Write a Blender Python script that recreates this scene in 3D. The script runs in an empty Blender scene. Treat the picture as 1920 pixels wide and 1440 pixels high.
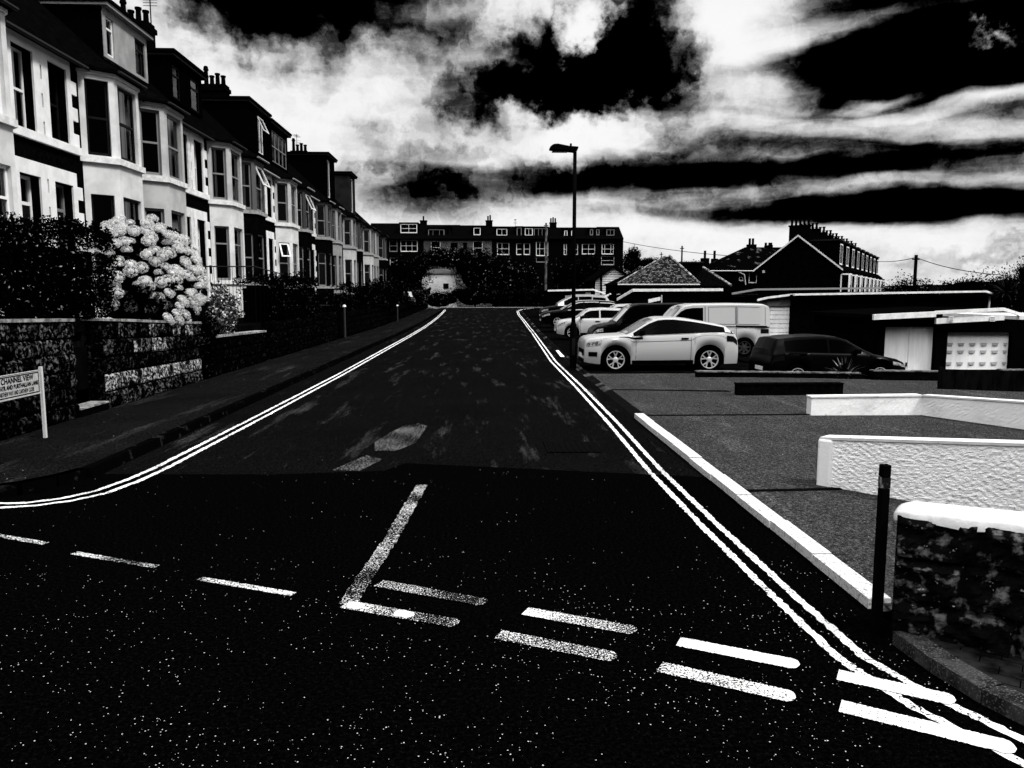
import bpy, math, random
import numpy as np
from mathutils import Vector, Matrix, noise as mnoise
R = math.radians
sc = bpy.context.scene
col = sc.collection
rnd = random.Random(7)

# ------------------------------------------------------------ camera
H_EYE = 2.15
PIT = math.atan(166/1440); YAW = math.atan(.0361*math.cos(PIT))
cam = bpy.data.cameras.new('camera'); co = bpy.data.objects.new('camera', cam); col.objects.link(co)
cam.sensor_width = 36; cam.lens = 27; cam.clip_start = .05; cam.clip_end = 6000
co.location = (0, 0, H_EYE); co.rotation_euler = (R(90)-PIT, 0, -YAW)
sc.camera = co
# ------------------------------------------------------------ exposure
sc.view_settings.view_transform = 'Standard'; sc.view_settings.look = 'None'
sc.view_settings.exposure = 0.0; sc.view_settings.gamma = 1
sc.cycles.max_bounces = 5; sc.cycles.transparent_max_bounces = 8
# ------------------------------------------------------------ sun
SUN_EL, SUN_AZ = R(52), R(114)          # azimuth measured from the road's direction towards the right
sd = bpy.data.lights.new('sun', 'SUN'); so = bpy.data.objects.new('sun', sd); col.objects.link(so)
sd.energy = 3.7; sd.angle = R(10); sd.color = (1, .99, .975)
sv = Vector((math.sin(SUN_AZ)*math.cos(SUN_EL), math.cos(SUN_AZ)*math.cos(SUN_EL), math.sin(SUN_EL)))
so.rotation_euler = sv.to_track_quat('Z', 'Y').to_euler()

# ------------------------------------------------------------ sky (nishita base, clouds placed by compass bearing and height)
world = bpy.data.worlds.new('World'); sc.world = world; world.use_nodes = True
wn = world.node_tree; wn.nodes.clear(); N_ = wn.nodes; L_ = wn.links
def nd(t, **k):
    n = N_.new(t)
    for a, b in k.items(): setattr(n, a, b)
    return n
def wm(op, a, b=None, c=None, clamp=False):
    n = nd('ShaderNodeMath', operation=op, use_clamp=clamp)
    for i, v in enumerate((a, b, c)):
        if v is None: continue
        if isinstance(v, (int, float)): n.inputs[i].default_value = v
        else: L_.new(v, n.inputs[i])
    return n.outputs[0]
tc = nd('ShaderNodeTexCoord'); sp = nd('ShaderNodeSeparateXYZ'); L_.new(tc.outputs['Generated'], sp.inputs[0])
az = wm('MULTIPLY', wm('ARCTAN2', sp.outputs[0], sp.outputs[1]), 57.2958)
el = wm('MULTIPLY', wm('ARCSINE', sp.outputs[2]), 57.2958)
cb = nd('ShaderNodeCombineXYZ'); L_.new(az, cb.inputs[0]); L_.new(el, cb.inputs[1])
def noise(vec, scale, detail, rough, dist=0, out=0):
    n = nd('ShaderNodeTexNoise'); L_.new(vec, n.inputs['Vector'])
    n.inputs['Scale'].default_value = scale; n.inputs['Detail'].default_value = detail
    n.inputs['Roughness'].default_value = rough; n.inputs['Distortion'].default_value = dist
    return n.outputs[out]
def vm(op, a, b):
    n = nd('ShaderNodeVectorMath', operation=op)
    for i, v in enumerate((a, b)):
        if isinstance(v, tuple): n.inputs[i].default_value = v
        else: L_.new(v, n.inputs[i])
    return n.outputs[0]
wv = vm('MULTIPLY', vm('SUBTRACT', noise(cb.outputs[0], .42, 7, .6, 0, 1), (.5, .5, .5)), (7, 6, 0))
P0 = vm('ADD', cb.outputs[0], wv)
wv2 = vm('MULTIPLY', vm('SUBTRACT', noise(vm('MULTIPLY', cb.outputs[0], (.35, 1, 1)), .30, 4, .55, 0, 1), (.5, .5, .5)), (6, 2.6, 0))
P1 = vm('ADD', cb.outputs[0], wv2)
_F = Vector((math.sin(YAW)*math.cos(PIT), math.cos(YAW)*math.cos(PIT), -math.sin(PIT)))
_R = Vector((math.cos(YAW), -math.sin(YAW), 0)); _U = Vector((math.sin(YAW)*math.sin(PIT), math.cos(YAW)*math.sin(PIT), math.cos(PIT)))
def bearing(px, py):
    d = (_F + _R*((px-960)/1440) + _U*((720-py)/1440)).normalized()
    return math.degrees(math.atan2(d.x, d.y)), math.degrees(math.asin(d.z))
# (x, y, half width, half height, tilt, strength, warp: 0 billowy / 1 streaky)
CL = [(500, 240, 300, 190, 0, .30, 0), (740, 150, 170, 120, 0, .22, 0), (585, -50, 250, 150, 0, -1.7, 0), (470, 20, 110, 60, 0, -.5, 0),
      (900, 140, 130, 75, 8, -.72, 0), (930, 195, 220, 50, 0, -.75, 0), (1175, 60, 120, 120, 0, -1.4, 0), (1200, 155, 160, 70, 0, -.9, 0), (1070, 150, 130, 65, 4, -.9, 0), (1015, 70, 50, 80, 0, -.8, 0),
      (1100, 45, 42, 62, 60, 1.5, 0), (1020, -5, 60, 30, 0, .5, 0), (1240, 240, 120, 50, 0, -.6, 0),
      (765, 290, 120, 40, 12, -.75, 0), (775, 365, 190, 55, 0, -.95, 1), (980, 350, 190, 30, -6, -.35, 1), (860, 60, 60, 30, 0, -.2, 0), (850, 240, 170, 40, 0, -.15, 0),
      (1175, 205, 65, 60, 35, 1.0, 0), (1060, 250, 140, 42, 10, .75, 0),
      (1370, 60, 110, 110, -25, .55, 1), (1370, 195, 130, 36, -10, .75, 1), (1330, 240, 110, 26, 0, .3, 1),
      (1150, 325, 230, 40, 0, -.75, 1), (1350, 318, 330, 42, 0, -.85, 1), (1640, 262, 380, 26, 6, -.6, 1), (1640, 318, 330, 22, 2, -.6, 1), (1880, 290, 280, 30, 0, -.55, 1), (1700, 350, 260, 12, 2, .35, 1),
      (1700, 125, 310, 62, -4, -1.3, 1), (1810, 50, 280, 85, 4, -1.5, 1), (1590, -30, 150, 40, 20, -.6, 1), (1950, 130, 220, 60, 0, -.7, 1), (1600, 212, 340, 50, 0, -.40, 1), (1860, 240, 240, 40, 0, -.35, 1),
      (1850, 92, 66, 26, 8, 1.9, 0), (1890, 180, 210, 14, -3, 1.0, 1), (1660, 178, 90, 16, -6, 1.1, 1), (1600, 50, 230, 26, -5, .7, 1),
      (1560, 240, 320, 14, 8, .5, 1), (1780, 230, 240, 14, 10, .5, 1),
      (1640, 384, 420, 30, 2, -1.0, 1), (1930, 380, 330, 40, 0, -1.15, 1), (1450, 404, 320, 24, 3, -.8, 1),
      (1880, 480, 190, 16, -5, -.5, 0), (1000, 395, 90, 14, 0, -.1, 1)]
val = None
KD = 57.2958/1440
for (x, y, a, b, t, s, w) in CL:
    if s == 0: continue
    A_, E_ = bearing(x, y)
    m = nd('ShaderNodeMapping', vector_type='TEXTURE'); L_.new(P1 if w else P0, m.inputs['Vector'])
    m.inputs['Location'].default_value = (A_, E_, 0); m.inputs['Rotation'].default_value = (0, 0, R(-t))
    m.inputs['Scale'].default_value = (a*KD*1.25, b*KD*1.25, 1)
    g = nd('ShaderNodeTexGradient', gradient_type='SPHERICAL'); L_.new(m.outputs[0], g.inputs[0])
    v = wm('MULTIPLY', wm('SMOOTHSTEP' if False else 'POWER', g.outputs['Fac'], .8), s)
    val = v if val is None else wm('ADD', val, v)
fb = noise(P0, .22, 9, .62); fb2 = noise(vm('MULTIPLY', P1, (.35, 1.6, 1)), .30, 6, .6); fb3 = noise(P0, .9, 8, .66)
val = wm('ADD', val, 1.0)
val = wm('ADD', val, wm('MULTIPLY', wm('SUBTRACT', fb, .5), 1.1))
val = wm('ADD', val, wm('MULTIPLY', wm('SUBTRACT', fb2, .5), 1.0))
val = wm('ADD', val, wm('MULTIPLY', wm('SUBTRACT', fb3, .5), .45))
hz = wm('MULTIPLY', wm('SUBTRACT', 1.0, wm('MULTIPLY', wm('ABSOLUTE', wm('SUBTRACT', el, 4.6)), .32), None, True), .35)
val = wm('ADD', val, hz)
val = wm('MULTIPLY', wm('MAXIMUM', val, 0.), 1.22)
val = wm('SUBTRACT', 1.0, wm('POWER', 2.71828, wm('MULTIPLY', wm('POWER', val, 2.4), -1.0)))
sky = nd('ShaderNodeTexSky', sky_type='NISHITA'); sky.sun_disc = False
sky.sun_elevation = SUN_EL; sky.sun_rotation = SUN_AZ
bw = nd('ShaderNodeRGBToBW'); L_.new(sky.outputs[0], bw.inputs[0])
bg1 = nd('ShaderNodeBackground'); L_.new(bw.outputs[0], bg1.inputs[0]); bg1.inputs[1].default_value = .05
# cloud light, multiplied into the nishita background: blue gaps print black in this picture
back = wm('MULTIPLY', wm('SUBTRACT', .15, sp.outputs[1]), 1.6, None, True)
high = wm('MULTIPLY', wm('SUBTRACT', el, 30.), .045, None, True)          # added fill: unseen rear sky brightened up high, blackened low to keep glass dark
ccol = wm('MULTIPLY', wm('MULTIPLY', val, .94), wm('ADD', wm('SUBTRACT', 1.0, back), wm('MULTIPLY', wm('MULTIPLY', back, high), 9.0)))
fac = wm('POWER', val, .5)
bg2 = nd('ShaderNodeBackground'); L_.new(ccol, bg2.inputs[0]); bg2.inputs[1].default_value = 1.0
kk = wm('MULTIPLY', bw.outputs[0], wm('MULTIPLY', val, .05, None)); L_.new(kk, bg1.inputs[0]); bg1.inputs[1].default_value = .1
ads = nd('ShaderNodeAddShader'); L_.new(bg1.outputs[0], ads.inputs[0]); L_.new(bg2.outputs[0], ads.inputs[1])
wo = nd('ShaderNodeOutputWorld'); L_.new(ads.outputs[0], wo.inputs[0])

# ------------------------------------------------------------ materials
MATS = {}
def mat(name, c, rough=.8, spec=.1, c2=None, ns=3., nd_=5, lo=.4, hi=.6, bump=0., bs=20., stretch=(1, 1, 1), metal=0., coat=0., spk=None, c3=None, ns3=60., lo3=.55, hi3=.6):
    if name in MATS: return MATS[name]
    m = bpy.data.materials.new(name); m.use_nodes = True; nt = m.node_tree; b = nt.nodes['Principled BSDF']
    g = lambda v: (v, v, v, 1)
    b.inputs['Base Color'].default_value = g(c); b.inputs['Roughness'].default_value = rough
    b.inputs['Specular IOR Level'].default_value = spec; b.inputs['Metallic'].default_value = metal
    b.inputs['Coat Weight'].default_value = coat; b.inputs['Coat Roughness'].default_value = .05
    vec = None
    if c2 is not None or bump or c3 is not None:
        t = nt.nodes.new('ShaderNodeTexCoord'); mp = nt.nodes.new('ShaderNodeMapping'); mp.inputs['Scale'].default_value = stretch
        nt.links.new(t.outputs['Object'], mp.inputs[0]); vec = mp.outputs[0]
    def ns_(scale, det=5, rg=.6):
        n = nt.nodes.new('ShaderNodeTexNoise'); n.inputs['Scale'].default_value = scale; n.inputs['Detail'].default_value = det
        n.inputs['Roughness'].default_value = rg; nt.links.new(vec, n.inputs['Vector']); return n.outputs[0]
    def rmp(v, lo, hi):
        r = nt.nodes.new('ShaderNodeMapRange'); r.inputs[1].default_value = lo; r.inputs[2].default_value = hi
        nt.links.new(v, r.inputs[0]); return r.outputs[0]
    cur = None
    def mix(f, a, b_):
        x = nt.nodes.new('ShaderNodeMix'); x.data_type = 'RGBA'; nt.links.new(f, x.inputs[0])
        for i, v in ((6, a), (7, b_)):
            if isinstance(v, (int, float)): x.inputs[i].default_value = g(v)
            else: nt.links.new(v, x.inputs[i])
        return x.outputs[2]
    if c2 is not None: cur = mix(rmp(ns_(ns, nd_), lo, hi), c, c2)
    if c3 is not None: cur = mix(rmp(ns_(ns3, 2, .5), lo3, hi3), cur if cur else c, c3)
    if cur: nt.links.new(cur, b.inputs['Base Color'])
    if bump:
        bp = nt.nodes.new('ShaderNodeBump'); bp.inputs['Strength'].default_value = 1; bp.inputs['Distance'].default_value = bump
        nt.links.new(ns_(bs, 6, .65), bp.inputs['Height']); nt.links.new(bp.outputs[0], b.inputs['Normal'])
    MATS[name] = m; return m

def asphalt(name, base, var, fleck, dens, vs=88., patch=None, rough=.85):
    """bitumen with sparse pale stones: every voronoi cell may hold one"""
    m = bpy.data.materials.new(name); m.use_nodes = True; nt = m.node_tree; b = nt.nodes['Principled BSDF']
    Nn = nt.nodes.new; Lk = nt.links.new
    t = Nn('ShaderNodeTexCoord')
    def M(op, a, b_=None, clamp=False):
        n = Nn('ShaderNodeMath'); n.operation = op; n.use_clamp = clamp
        for i, v in enumerate((a, b_)):
            if v is None: continue
            if isinstance(v, (int, float)): n.inputs[i].default_value = v
            else: Lk(v, n.inputs[i])
        return n.outputs[0]
    def NS(s, d=4, rg=.6, vec=None):
        n = Nn('ShaderNodeTexNoise'); n.inputs['Scale'].default_value = s; n.inputs['Detail'].default_value = d; n.inputs['Roughness'].default_value = rg
        Lk(vec or t.outputs['Object'], n.inputs['Vector']); return n.outputs[0]
    v = Nn('ShaderNodeTexVoronoi'); v.inputs['Scale'].default_value = vs; Lk(t.outputs['Object'], v.inputs['Vector'])
    sx = Nn('ShaderNodeSeparateXYZ'); Lk(t.outputs['Object'], sx.inputs[0])
    cs = Nn('ShaderNodeSeparateColor'); Lk(v.outputs['Color'], cs.inputs[0])
    ns = NS(1.1, 4)
    yb = M('MULTIPLY', M('SUBTRACT', 6.4, sx.outputs[1]), .40, True)
    d_ = M('MULTIPLY', M('MULTIPLY', M('SUBTRACT', ns, .40), dens*5.0), M('ADD', M('MULTIPLY', yb, .95), .05))
    on = M('LESS_THAN', cs.outputs[0], d_)
    rad = M('MULTIPLY', M('ADD', cs.outputs[1], .15), .33)
    near = M('LESS_THAN', v.outputs['Distance'], rad)
    fl = M('MULTIPLY', on, near)
    gr = M('MULTIPLY', M('POWER', NS(38, 5, 1.0), 9.0), 360.0)          # fine grain
    lv = M('MULTIPLY', gr, base)
    if patch:                                                          # worn pale streaks along the road
        mp = Nn('ShaderNodeMapping'); mp.inputs['Scale'].default_value = (2.4, .30, 1); Lk(t.outputs['Object'], mp.inputs[0])
        a = NS(1.0, 8, .68, mp.outputs[0]); r = Nn('ShaderNodeMapRange'); r.inputs[1].default_value = .56; r.inputs[2].default_value = .80; Lk(a, r.inputs[0])
        g2 = NS(38, 4, .7); r2 = Nn('ShaderNodeMapRange'); r2.inputs[1].default_value = .42; r2.inputs[2].default_value = .62; Lk(g2, r2.inputs[0])
        lv = M('ADD', lv, M('MULTIPLY', M('MULTIPLY', r.outputs[0], r2.outputs[0]), patch))
    lv = M('MULTIPLY', lv, M('ADD', M('MULTIPLY', NS(.6, 5), var), 1-var*.5))
    lv = M('ADD', lv, M('MULTIPLY', fl, fleck), True)
    cc = Nn('ShaderNodeCombineColor')
    for i in range(3): Lk(lv, cc.inputs[i])
    Lk(cc.outputs[0], b.inputs['Base Color']); b.inputs['Roughness'].default_value = 1.; b.inputs['Specular IOR Level'].default_value = 0.
    bp = Nn('ShaderNodeBump'); bp.inputs['Distance'].default_value = .004; Lk(NS(120, 3), bp.inputs['Height']); Lk(bp.outputs[0], b.inputs['Normal'])
    MATS[name] = m; return m

def paint_mat(name, wear, c=.6, scale=85., under=.004):
    m = bpy.data.materials.new(name); m.use_nodes = True; nt = m.node_tree; b = nt.nodes['Principled BSDF']
    t = nt.nodes.new('ShaderNodeTexCoord'); n = nt.nodes.new('ShaderNodeTexNoise'); n.inputs['Scale'].default_value = scale; n.inputs['Detail'].default_value = 3
    n.inputs['Roughness'].default_value = .7
    n2 = nt.nodes.new('ShaderNodeTexNoise'); n2.inputs['Scale'].default_value = 1.6; n2.inputs['Detail'].default_value = 4
    ad = nt.nodes.new('ShaderNodeMath'); ad.operation = 'MULTIPLY_ADD'; ad.inputs[1].default_value = .35
    nt.links.new(t.outputs['Object'], n.inputs['Vector']); nt.links.new(t.outputs['Object'], n2.inputs['Vector'])
    nt.links.new(n2.outputs[0], ad.inputs[0]); nt.links.new(n.outputs[0], ad.inputs[2])
    r = nt.nodes.new('ShaderNodeMapRange'); r.inputs[1].default_value = wear; r.inputs[2].default_value = wear+.03
    nt.links.new(ad.outputs[0], r.inputs[0])
    x = nt.nodes.new('ShaderNodeMix'); x.data_type = 'RGBA'; x.inputs[6].default_value = (under,)*3+(1,); x.inputs[7].default_value = (c,)*3+(1,)
    nt.links.new(r.outputs[0], x.inputs[0]); nt.links.new(x.outputs[2], b.inputs['Base Color'])
    b.inputs['Roughness'].default_value = 1.; b.inputs['Specular IOR Level'].default_value = 0.
    MATS[name] = m; return m

def glass_mat(name, tint=.0, refl=.85, rough=.02):
    """window glass: mostly see-through, mirror at grazing angles"""
    m = bpy.data.materials.new(name); m.use_nodes = True; nt = m.node_tree; nt.nodes.clear()
    tr = nt.nodes.new('ShaderNodeBsdfTransparent'); tr.inputs[0].default_value = (1-tint,)*3+(1,)
    gl = nt.nodes.new('ShaderNodeBsdfGlossy'); gl.inputs[0].default_value = (refl,)*3+(1,); gl.inputs[1].default_value = rough
    fr = nt.nodes.new('ShaderNodeFresnel'); fr.inputs[0].default_value = 1.45
    mx = nt.nodes.new('ShaderNodeMixShader'); o = nt.nodes.new('ShaderNodeOutputMaterial')
    nt.links.new(fr.outputs[0], mx.inputs[0]); nt.links.new(tr.outputs[0], mx.inputs[1]); nt.links.new(gl.outputs[0], mx.inputs[2]); nt.links.new(mx.outputs[0], o.inputs[0])
    MATS[name] = m; return m

def leaf_mat(name, dark, light, frac, rough=.5, spec=.25, ):
    m = bpy.data.materials.new(name); m.use_nodes = True; nt = m.node_tree; b = nt.nodes['Principled BSDF']
    g = nt.nodes.new('ShaderNodeNewGeometry'); r = nt.nodes.new('ShaderNodeMapRange'); r.inputs[1].default_value = 1-frac; r.inputs[2].default_value = 1
    nt.links.new(g.outputs['Random Per Island'], r.inputs[0])
    x = nt.nodes.new('ShaderNodeMix'); x.data_type = 'RGBA'; x.inputs[6].default_value = (dark,)*3+(1,); x.inputs[7].default_value = (light,)*3+(1,)
    nt.links.new(r.outputs[0], x.inputs[0]); nt.links.new(x.outputs[2], b.inputs['Base Color'])
    b.inputs['Roughness'].default_value = rough; b.inputs['Specular IOR Level'].default_value = spec
    MATS[name] = m; return m

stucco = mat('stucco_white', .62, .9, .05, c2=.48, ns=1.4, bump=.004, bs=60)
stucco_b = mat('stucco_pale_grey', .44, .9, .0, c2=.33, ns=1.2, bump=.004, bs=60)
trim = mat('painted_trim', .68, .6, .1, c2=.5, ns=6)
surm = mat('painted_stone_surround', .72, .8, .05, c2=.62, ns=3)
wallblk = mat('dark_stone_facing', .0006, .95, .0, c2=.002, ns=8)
frame_w = mat('white_window_frame', .7, .5, .15)
frame_d = mat('dark_window_frame', .006, .5, .05, c2=.003, ns=5)
frame_g = mat('grey_window_frame', .17, .5, .1)
slate = mat('slate', .0006, .9, .0, c2=.0014, ns=5)
black = mat('black_void', .0003, 1, 0)
curtain = mat('curtain', .80, .9, .0, c2=.16, ns=1, nd_=3, lo=.35, hi=.65, stretch=(9, 9, .1))
dormer_w = mat('dormer_render', .30, .9, .05, c2=.22, ns=1.5)
dormer_d = mat('dormer_dark_cladding', .0006, .9, .0)
dormer_m = mat('dormer_grey_cladding', .014, .9, .0, c2=.008, ns=1.5)
gutter_m = mat('gutter_plastic', .008, .6, .1)
gutter_l = mat('pale_gutter_plastic', .5, .6, .1); mat('mid_gutter', .22, .7, 0)
brickblk = mat('sooty_brick', .0006, .95, .0, c2=.002, ns=9)
glass = glass_mat('window_glass')
glass_car = glass_mat('car_glass', .75, .8)
iron = mat('dark_iron', .0008, .8, .01)
wood_d = mat('dark_timber', .0008, .9, .01, c2=.004, ns=8, stretch=(1, 1, .2))

# ------------------------------------------------------------ object helpers
LOC = set()
def tag(o, label=None, cat=None, group=None, kind=None):
    if label: o['label'] = label
    if cat: o['category'] = cat
    if group: o['group'] = group
    if kind: o['kind'] = kind
    return o
def thing(name, loc, label, cat, group=None, rz=0, local=False):
    o = bpy.data.objects.new(name, None); col.objects.link(o); o.location = loc; o.rotation_euler = (0, 0, rz)
    o.empty_display_size = .2
    if local or rz: LOC.add(o.name)
    return tag(o, label, cat, group)
class MB:
    def __init__(s, M=None): s.v = []; s.f = []; s.M = M or Matrix()
    def add(s, vs, fs):
        n = len(s.v); s.v += [s.M @ Vector(p) for p in vs]; s.f += [tuple(n+i for i in f) for f in fs]
    def quad(s, a, b, c, d): s.add([a, b, c, d], [(0, 1, 2, 3)])
    def box(s, x0, x1, y0, y1, z0, z1):
        x0, x1 = min(x0, x1), max(x0, x1); y0, y1 = min(y0, y1), max(y0, y1); z0, z1 = min(z0, z1), max(z0, z1)
        s.add([(x0, y0, z0), (x1, y0, z0), (x1, y1, z0), (x0, y1, z0), (x0, y0, z1), (x1, y0, z1), (x1, y1, z1), (x0, y1, z1)],
              [(3, 2, 1, 0), (4, 5, 6, 7), (0, 1, 5, 4), (1, 2, 6, 5), (2, 3, 7, 6), (3, 0, 4, 7)])
    def prism(s, pts, z0, z1, pts2=None):
        """polygon in x,y (counter-clockwise) from z0 to z1"""
        n = len(pts); p2 = pts2 or pts
        s.add([(p[0], p[1], z0) for p in pts]+[(p[0], p[1], z1) for p in p2],
              [tuple(range(n))[::-1], tuple(range(n, 2*n))]+[(i, (i+1) % n, n+(i+1) % n, n+i) for i in range(n)])
    def extr(s, prof, axis, a, b):
        """profile polygon extruded along an axis: 'y': prof=(x,z); 'x': prof=(y,z)"""
        n = len(prof)
        f = (lambda p, t: (p[0], t, p[1])) if axis == 'y' else (lambda p, t: (t, p[0], p[1]))
        s.add([f(p, a) for p in prof]+[f(p, b) for p in prof],
              [tuple(range(n)), tuple(range(n, 2*n))[::-1]]+[(i, n+i, n+(i+1) % n, (i+1) % n) for i in range(n)])
    def tube(s, pts, r, n=8, r2=None, caps=True):
        pts = [Vector(p) for p in pts]; base = len(s.v); k = len(pts); rs = r if isinstance(r, (list, tuple)) else [r+(r2-r)*i/(k-1) if r2 is not None else r for i in range(k)]
        vs = []
        for i, p in enumerate(pts):
            d = (pts[min(i+1, k-1)]-pts[max(i-1, 0)]).normalized()
            a = d.orthogonal().normalized() if i == 0 else (pa - d*pa.dot(d)).normalized(); pa = a; b = d.cross(a)
            for j in range(n):
                t = 2*math.pi*j/n; vs.append(p+(a*math.cos(t)+b*math.sin(t))*rs[i])
        fs = [(i*n+j, i*n+(j+1) % n, (i+1)*n+(j+1) % n, (i+1)*n+j) for i in range(k-1) for j in range(n)]
        if caps: fs += [tuple(range(n))[::-1], tuple((k-1)*n+j for j in range(n))]
        s.add(vs, fs)
    def cyl(s, x, y, z0, z1, r, n=12, r2=None): s.tube([(x, y, z0), (x, y, z1)], r, n, r2)
    def ball(s, c, r, nu=10, nv=7):
        r = (r, r, r) if isinstance(r, (int, float)) else tuple(r); vs = [(c[0], c[1], c[2]+r[2])]; fs = []
        for i in range(1, nv):
            for j in range(nu):
                t = math.pi*i/nv; p = 2*math.pi*j/nu; vs.append((c[0]+r[0]*math.sin(t)*math.cos(p), c[1]+r[1]*math.sin(t)*math.sin(p), c[2]+r[2]*math.cos(t)))
        vs.append((c[0], c[1], c[2]-r[2])); e = len(vs)-1
        for j in range(nu):
            fs.append((0, 1+j, 1+(j+1) % nu)); fs.append((e, e-nu+(j+1) % nu, e-nu+j))
            for i in range(nv-2): a = 1+i*nu; fs.append((a+j, a+nu+j, a+nu+(j+1) % nu, a+(j+1) % nu))
        s.add(vs, fs)
    def mesh(s, name, m, off=None, smooth=False, bevel=0):
        off = off or Vector((0, 0, 0))
        me = bpy.data.meshes.new(name); me.from_pydata([tuple(v-off) for v in s.v], [], s.f)
        me.materials.append(m)
        if smooth: me.polygons.foreach_set('use_smooth', [True]*len(me.polygons))
        me.update(); return me
    def build(s, name, m, parent=None, smooth=False, bevel=0, loc=None):
        top = parent
        while top is not None and top.parent: top = top.parent
        off = Vector((0, 0, 0))
        if parent is not None and top.name not in LOC: off = Vector(top.location)
        if parent is None and loc is not None: off = Vector(loc)
        o = bpy.data.objects.new(name, s.mesh(name, m, off, smooth)); col.objects.link(o)
        if parent is not None: o.parent = parent
        elif loc is not None: o.location = loc
        if bevel:
            b = o.modifiers.new('bevel', 'BEVEL'); b.width = bevel; b.segments = 2; b.limit_method = 'ANGLE'
        return o
def frameM(O, U, N):
    """matrix whose x runs along U, y into the wall (-N), z up"""
    U = Vector(U).normalized(); Nn = -Vector(N).normalized(); V = Vector((0, 0, 1))
    return Matrix(((U.x, Nn.x, V.x, O[0]), (U.y, Nn.y, V.y, O[1]), (U.z, Nn.z, V.z, O[2]), (0, 0, 0, 1)))
def panel(mb, O, U, N, w, h, holes, depth):
    """flat wall sheet with rectangular openings (x0,x1,z0,z1) and reveals"""
    old = mb.M; mb.M = old @ frameM(O, U, N)
    xs = sorted({0, w, *[q for H in holes for q in H[:2]]}); zs = sorted({0, h, *[q for H in holes for q in H[2:4]]})
    for i in range(len(xs)-1):
        for j in range(len(zs)-1):
            cx, cz = (xs[i]+xs[i+1])/2, (zs[j]+zs[j+1])/2
            if any(a < cx < b and c < cz < d for a, b, c, d in holes): continue
            mb.quad((xs[i], 0, zs[j]), (xs[i+1], 0, zs[j]), (xs[i+1], 0, zs[j+1]), (xs[i], 0, zs[j+1]))
    for a, b, c, d in holes:
        mb.quad((a, 0, c), (a, 0, d), (a, depth, d), (a, depth, c)); mb.quad((b, 0, d), (b, 0, c), (b, depth, c), (b, depth, d))
        mb.quad((a, 0, c), (a, depth, c), (b, depth, c), (b, 0, c)); mb.quad((a, depth, d), (a, 0, d), (b, 0, d), (b, depth, d))
    mb.M = old
def window(root, O, U, N, w, h, fm, rails=(.5,), mull=(), cur=0., name='window', ft=.055, glz=None, open_=None, simple=False):
    """sash window; O = bottom corner on the frame's outer plane; cur = share covered by curtain (negative: from the other side)"""
    M = frameM(O, U, N); f = MB(M); d = .06
    f.box(0, ft, 0, d, 0, h); f.box(w-ft, w, 0, d, 0, h); f.box(ft, w-ft, 0, d, 0, ft*1.3); f.box(ft, w-ft, 0, d, h-ft, h)
    for r_ in rails: f.box(ft, w-ft, -.012, d-.01, h*r_-.03, h*r_+.03)
    for m_ in mull: f.box(w*m_-.025, w*m_+.025, -.006, d-.005, ft*1.3, h-ft)
    o = f.build(name, fm, root)
    if open_:                                                   # top-hung light pushed outwards
        z0, z1 = open_; g = MB(M @ Matrix.Translation((0, -.01, h*z1)) @ Matrix.Rotation(R(-24), 4, 'X'))
        hh = h*(z1-z0); g.box(ft*.5, ft*1.6, -.05, 0, -hh, 0); g.box(w-ft*1.6, w-ft*.5, -.05, 0, -hh, 0); g.box(ft*1.6, w-ft*1.6, -.05, 0, -hh, -hh+.06); g.box(ft*1.6, w-ft*1.6, -.05, 0, -.06, 0)
        g.build('open_sash', frame_w, o)
    if simple:
        p = MB(M); p.quad((ft, .03, ft), (w-ft, .03, ft), (w-ft, .03, h-ft), (ft, .03, h-ft)); p.build('pane', black_glass, o); return o
    p = MB(M); p.quad((ft, .03, ft), (w-ft, .03, ft), (w-ft, .03, h-ft), (ft, .03, h-ft)); p.build('pane', glz or glass, o)
    if cur:
        a, b = (0, w*cur) if cur > 0 else (w*(1+cur), w)
        c = MB(M); n = 14
        for i in range(n):
            u0, u1 = a+(b-a)*i/n, a+(b-a)*(i+1)/n; y0, y1 = .045+.02*(i % 2), .045+.02*((i+1) % 2)
            c.quad((u0, y0, .02), (u1, y1, .02), (u1, y1, h), (u0, y0, h))
        c.build('curtain', curtain, o)
    return o
black_glass = mat('dark_reflecting_glass', .0006, .04, .12)

def gz(y):
    """the road climbs gently towards the junction at its far end"""
    return 0. if y < 50 else .62*min(1., (y-50)/47)**1.3 if y < 97 else .62

# ============================================================ THE SETTING
road_m = asphalt('fresh_black_asphalt', .0006, .4, .42, .10)
old_m = asphalt('older_worn_asphalt', .0022, .8, .25, .02, patch=.075)
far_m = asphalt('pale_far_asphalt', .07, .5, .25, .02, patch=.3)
drive_m = asphalt('gritty_grey_tarmac', .026, 1.0, .35, .05, vs=40, patch=.09)
pave_m = asphalt('pavement_tarmac', .0038, 1.3, .35, .03, vs=40, patch=.05)
dark_m = mat('dark_ground', .0008, 1, 0, c2=.002, ns=1)
kerb_l = mat('pale_kerb_stone', .50, .95, .0, c2=.16, ns=38, lo=.50, hi=.66, bump=.004, bs=60)
kerb_d = mat('dark_kerb_stone', .0008, .95, 0, c2=.02, ns=5, lo=.6, hi=.75)

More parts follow.
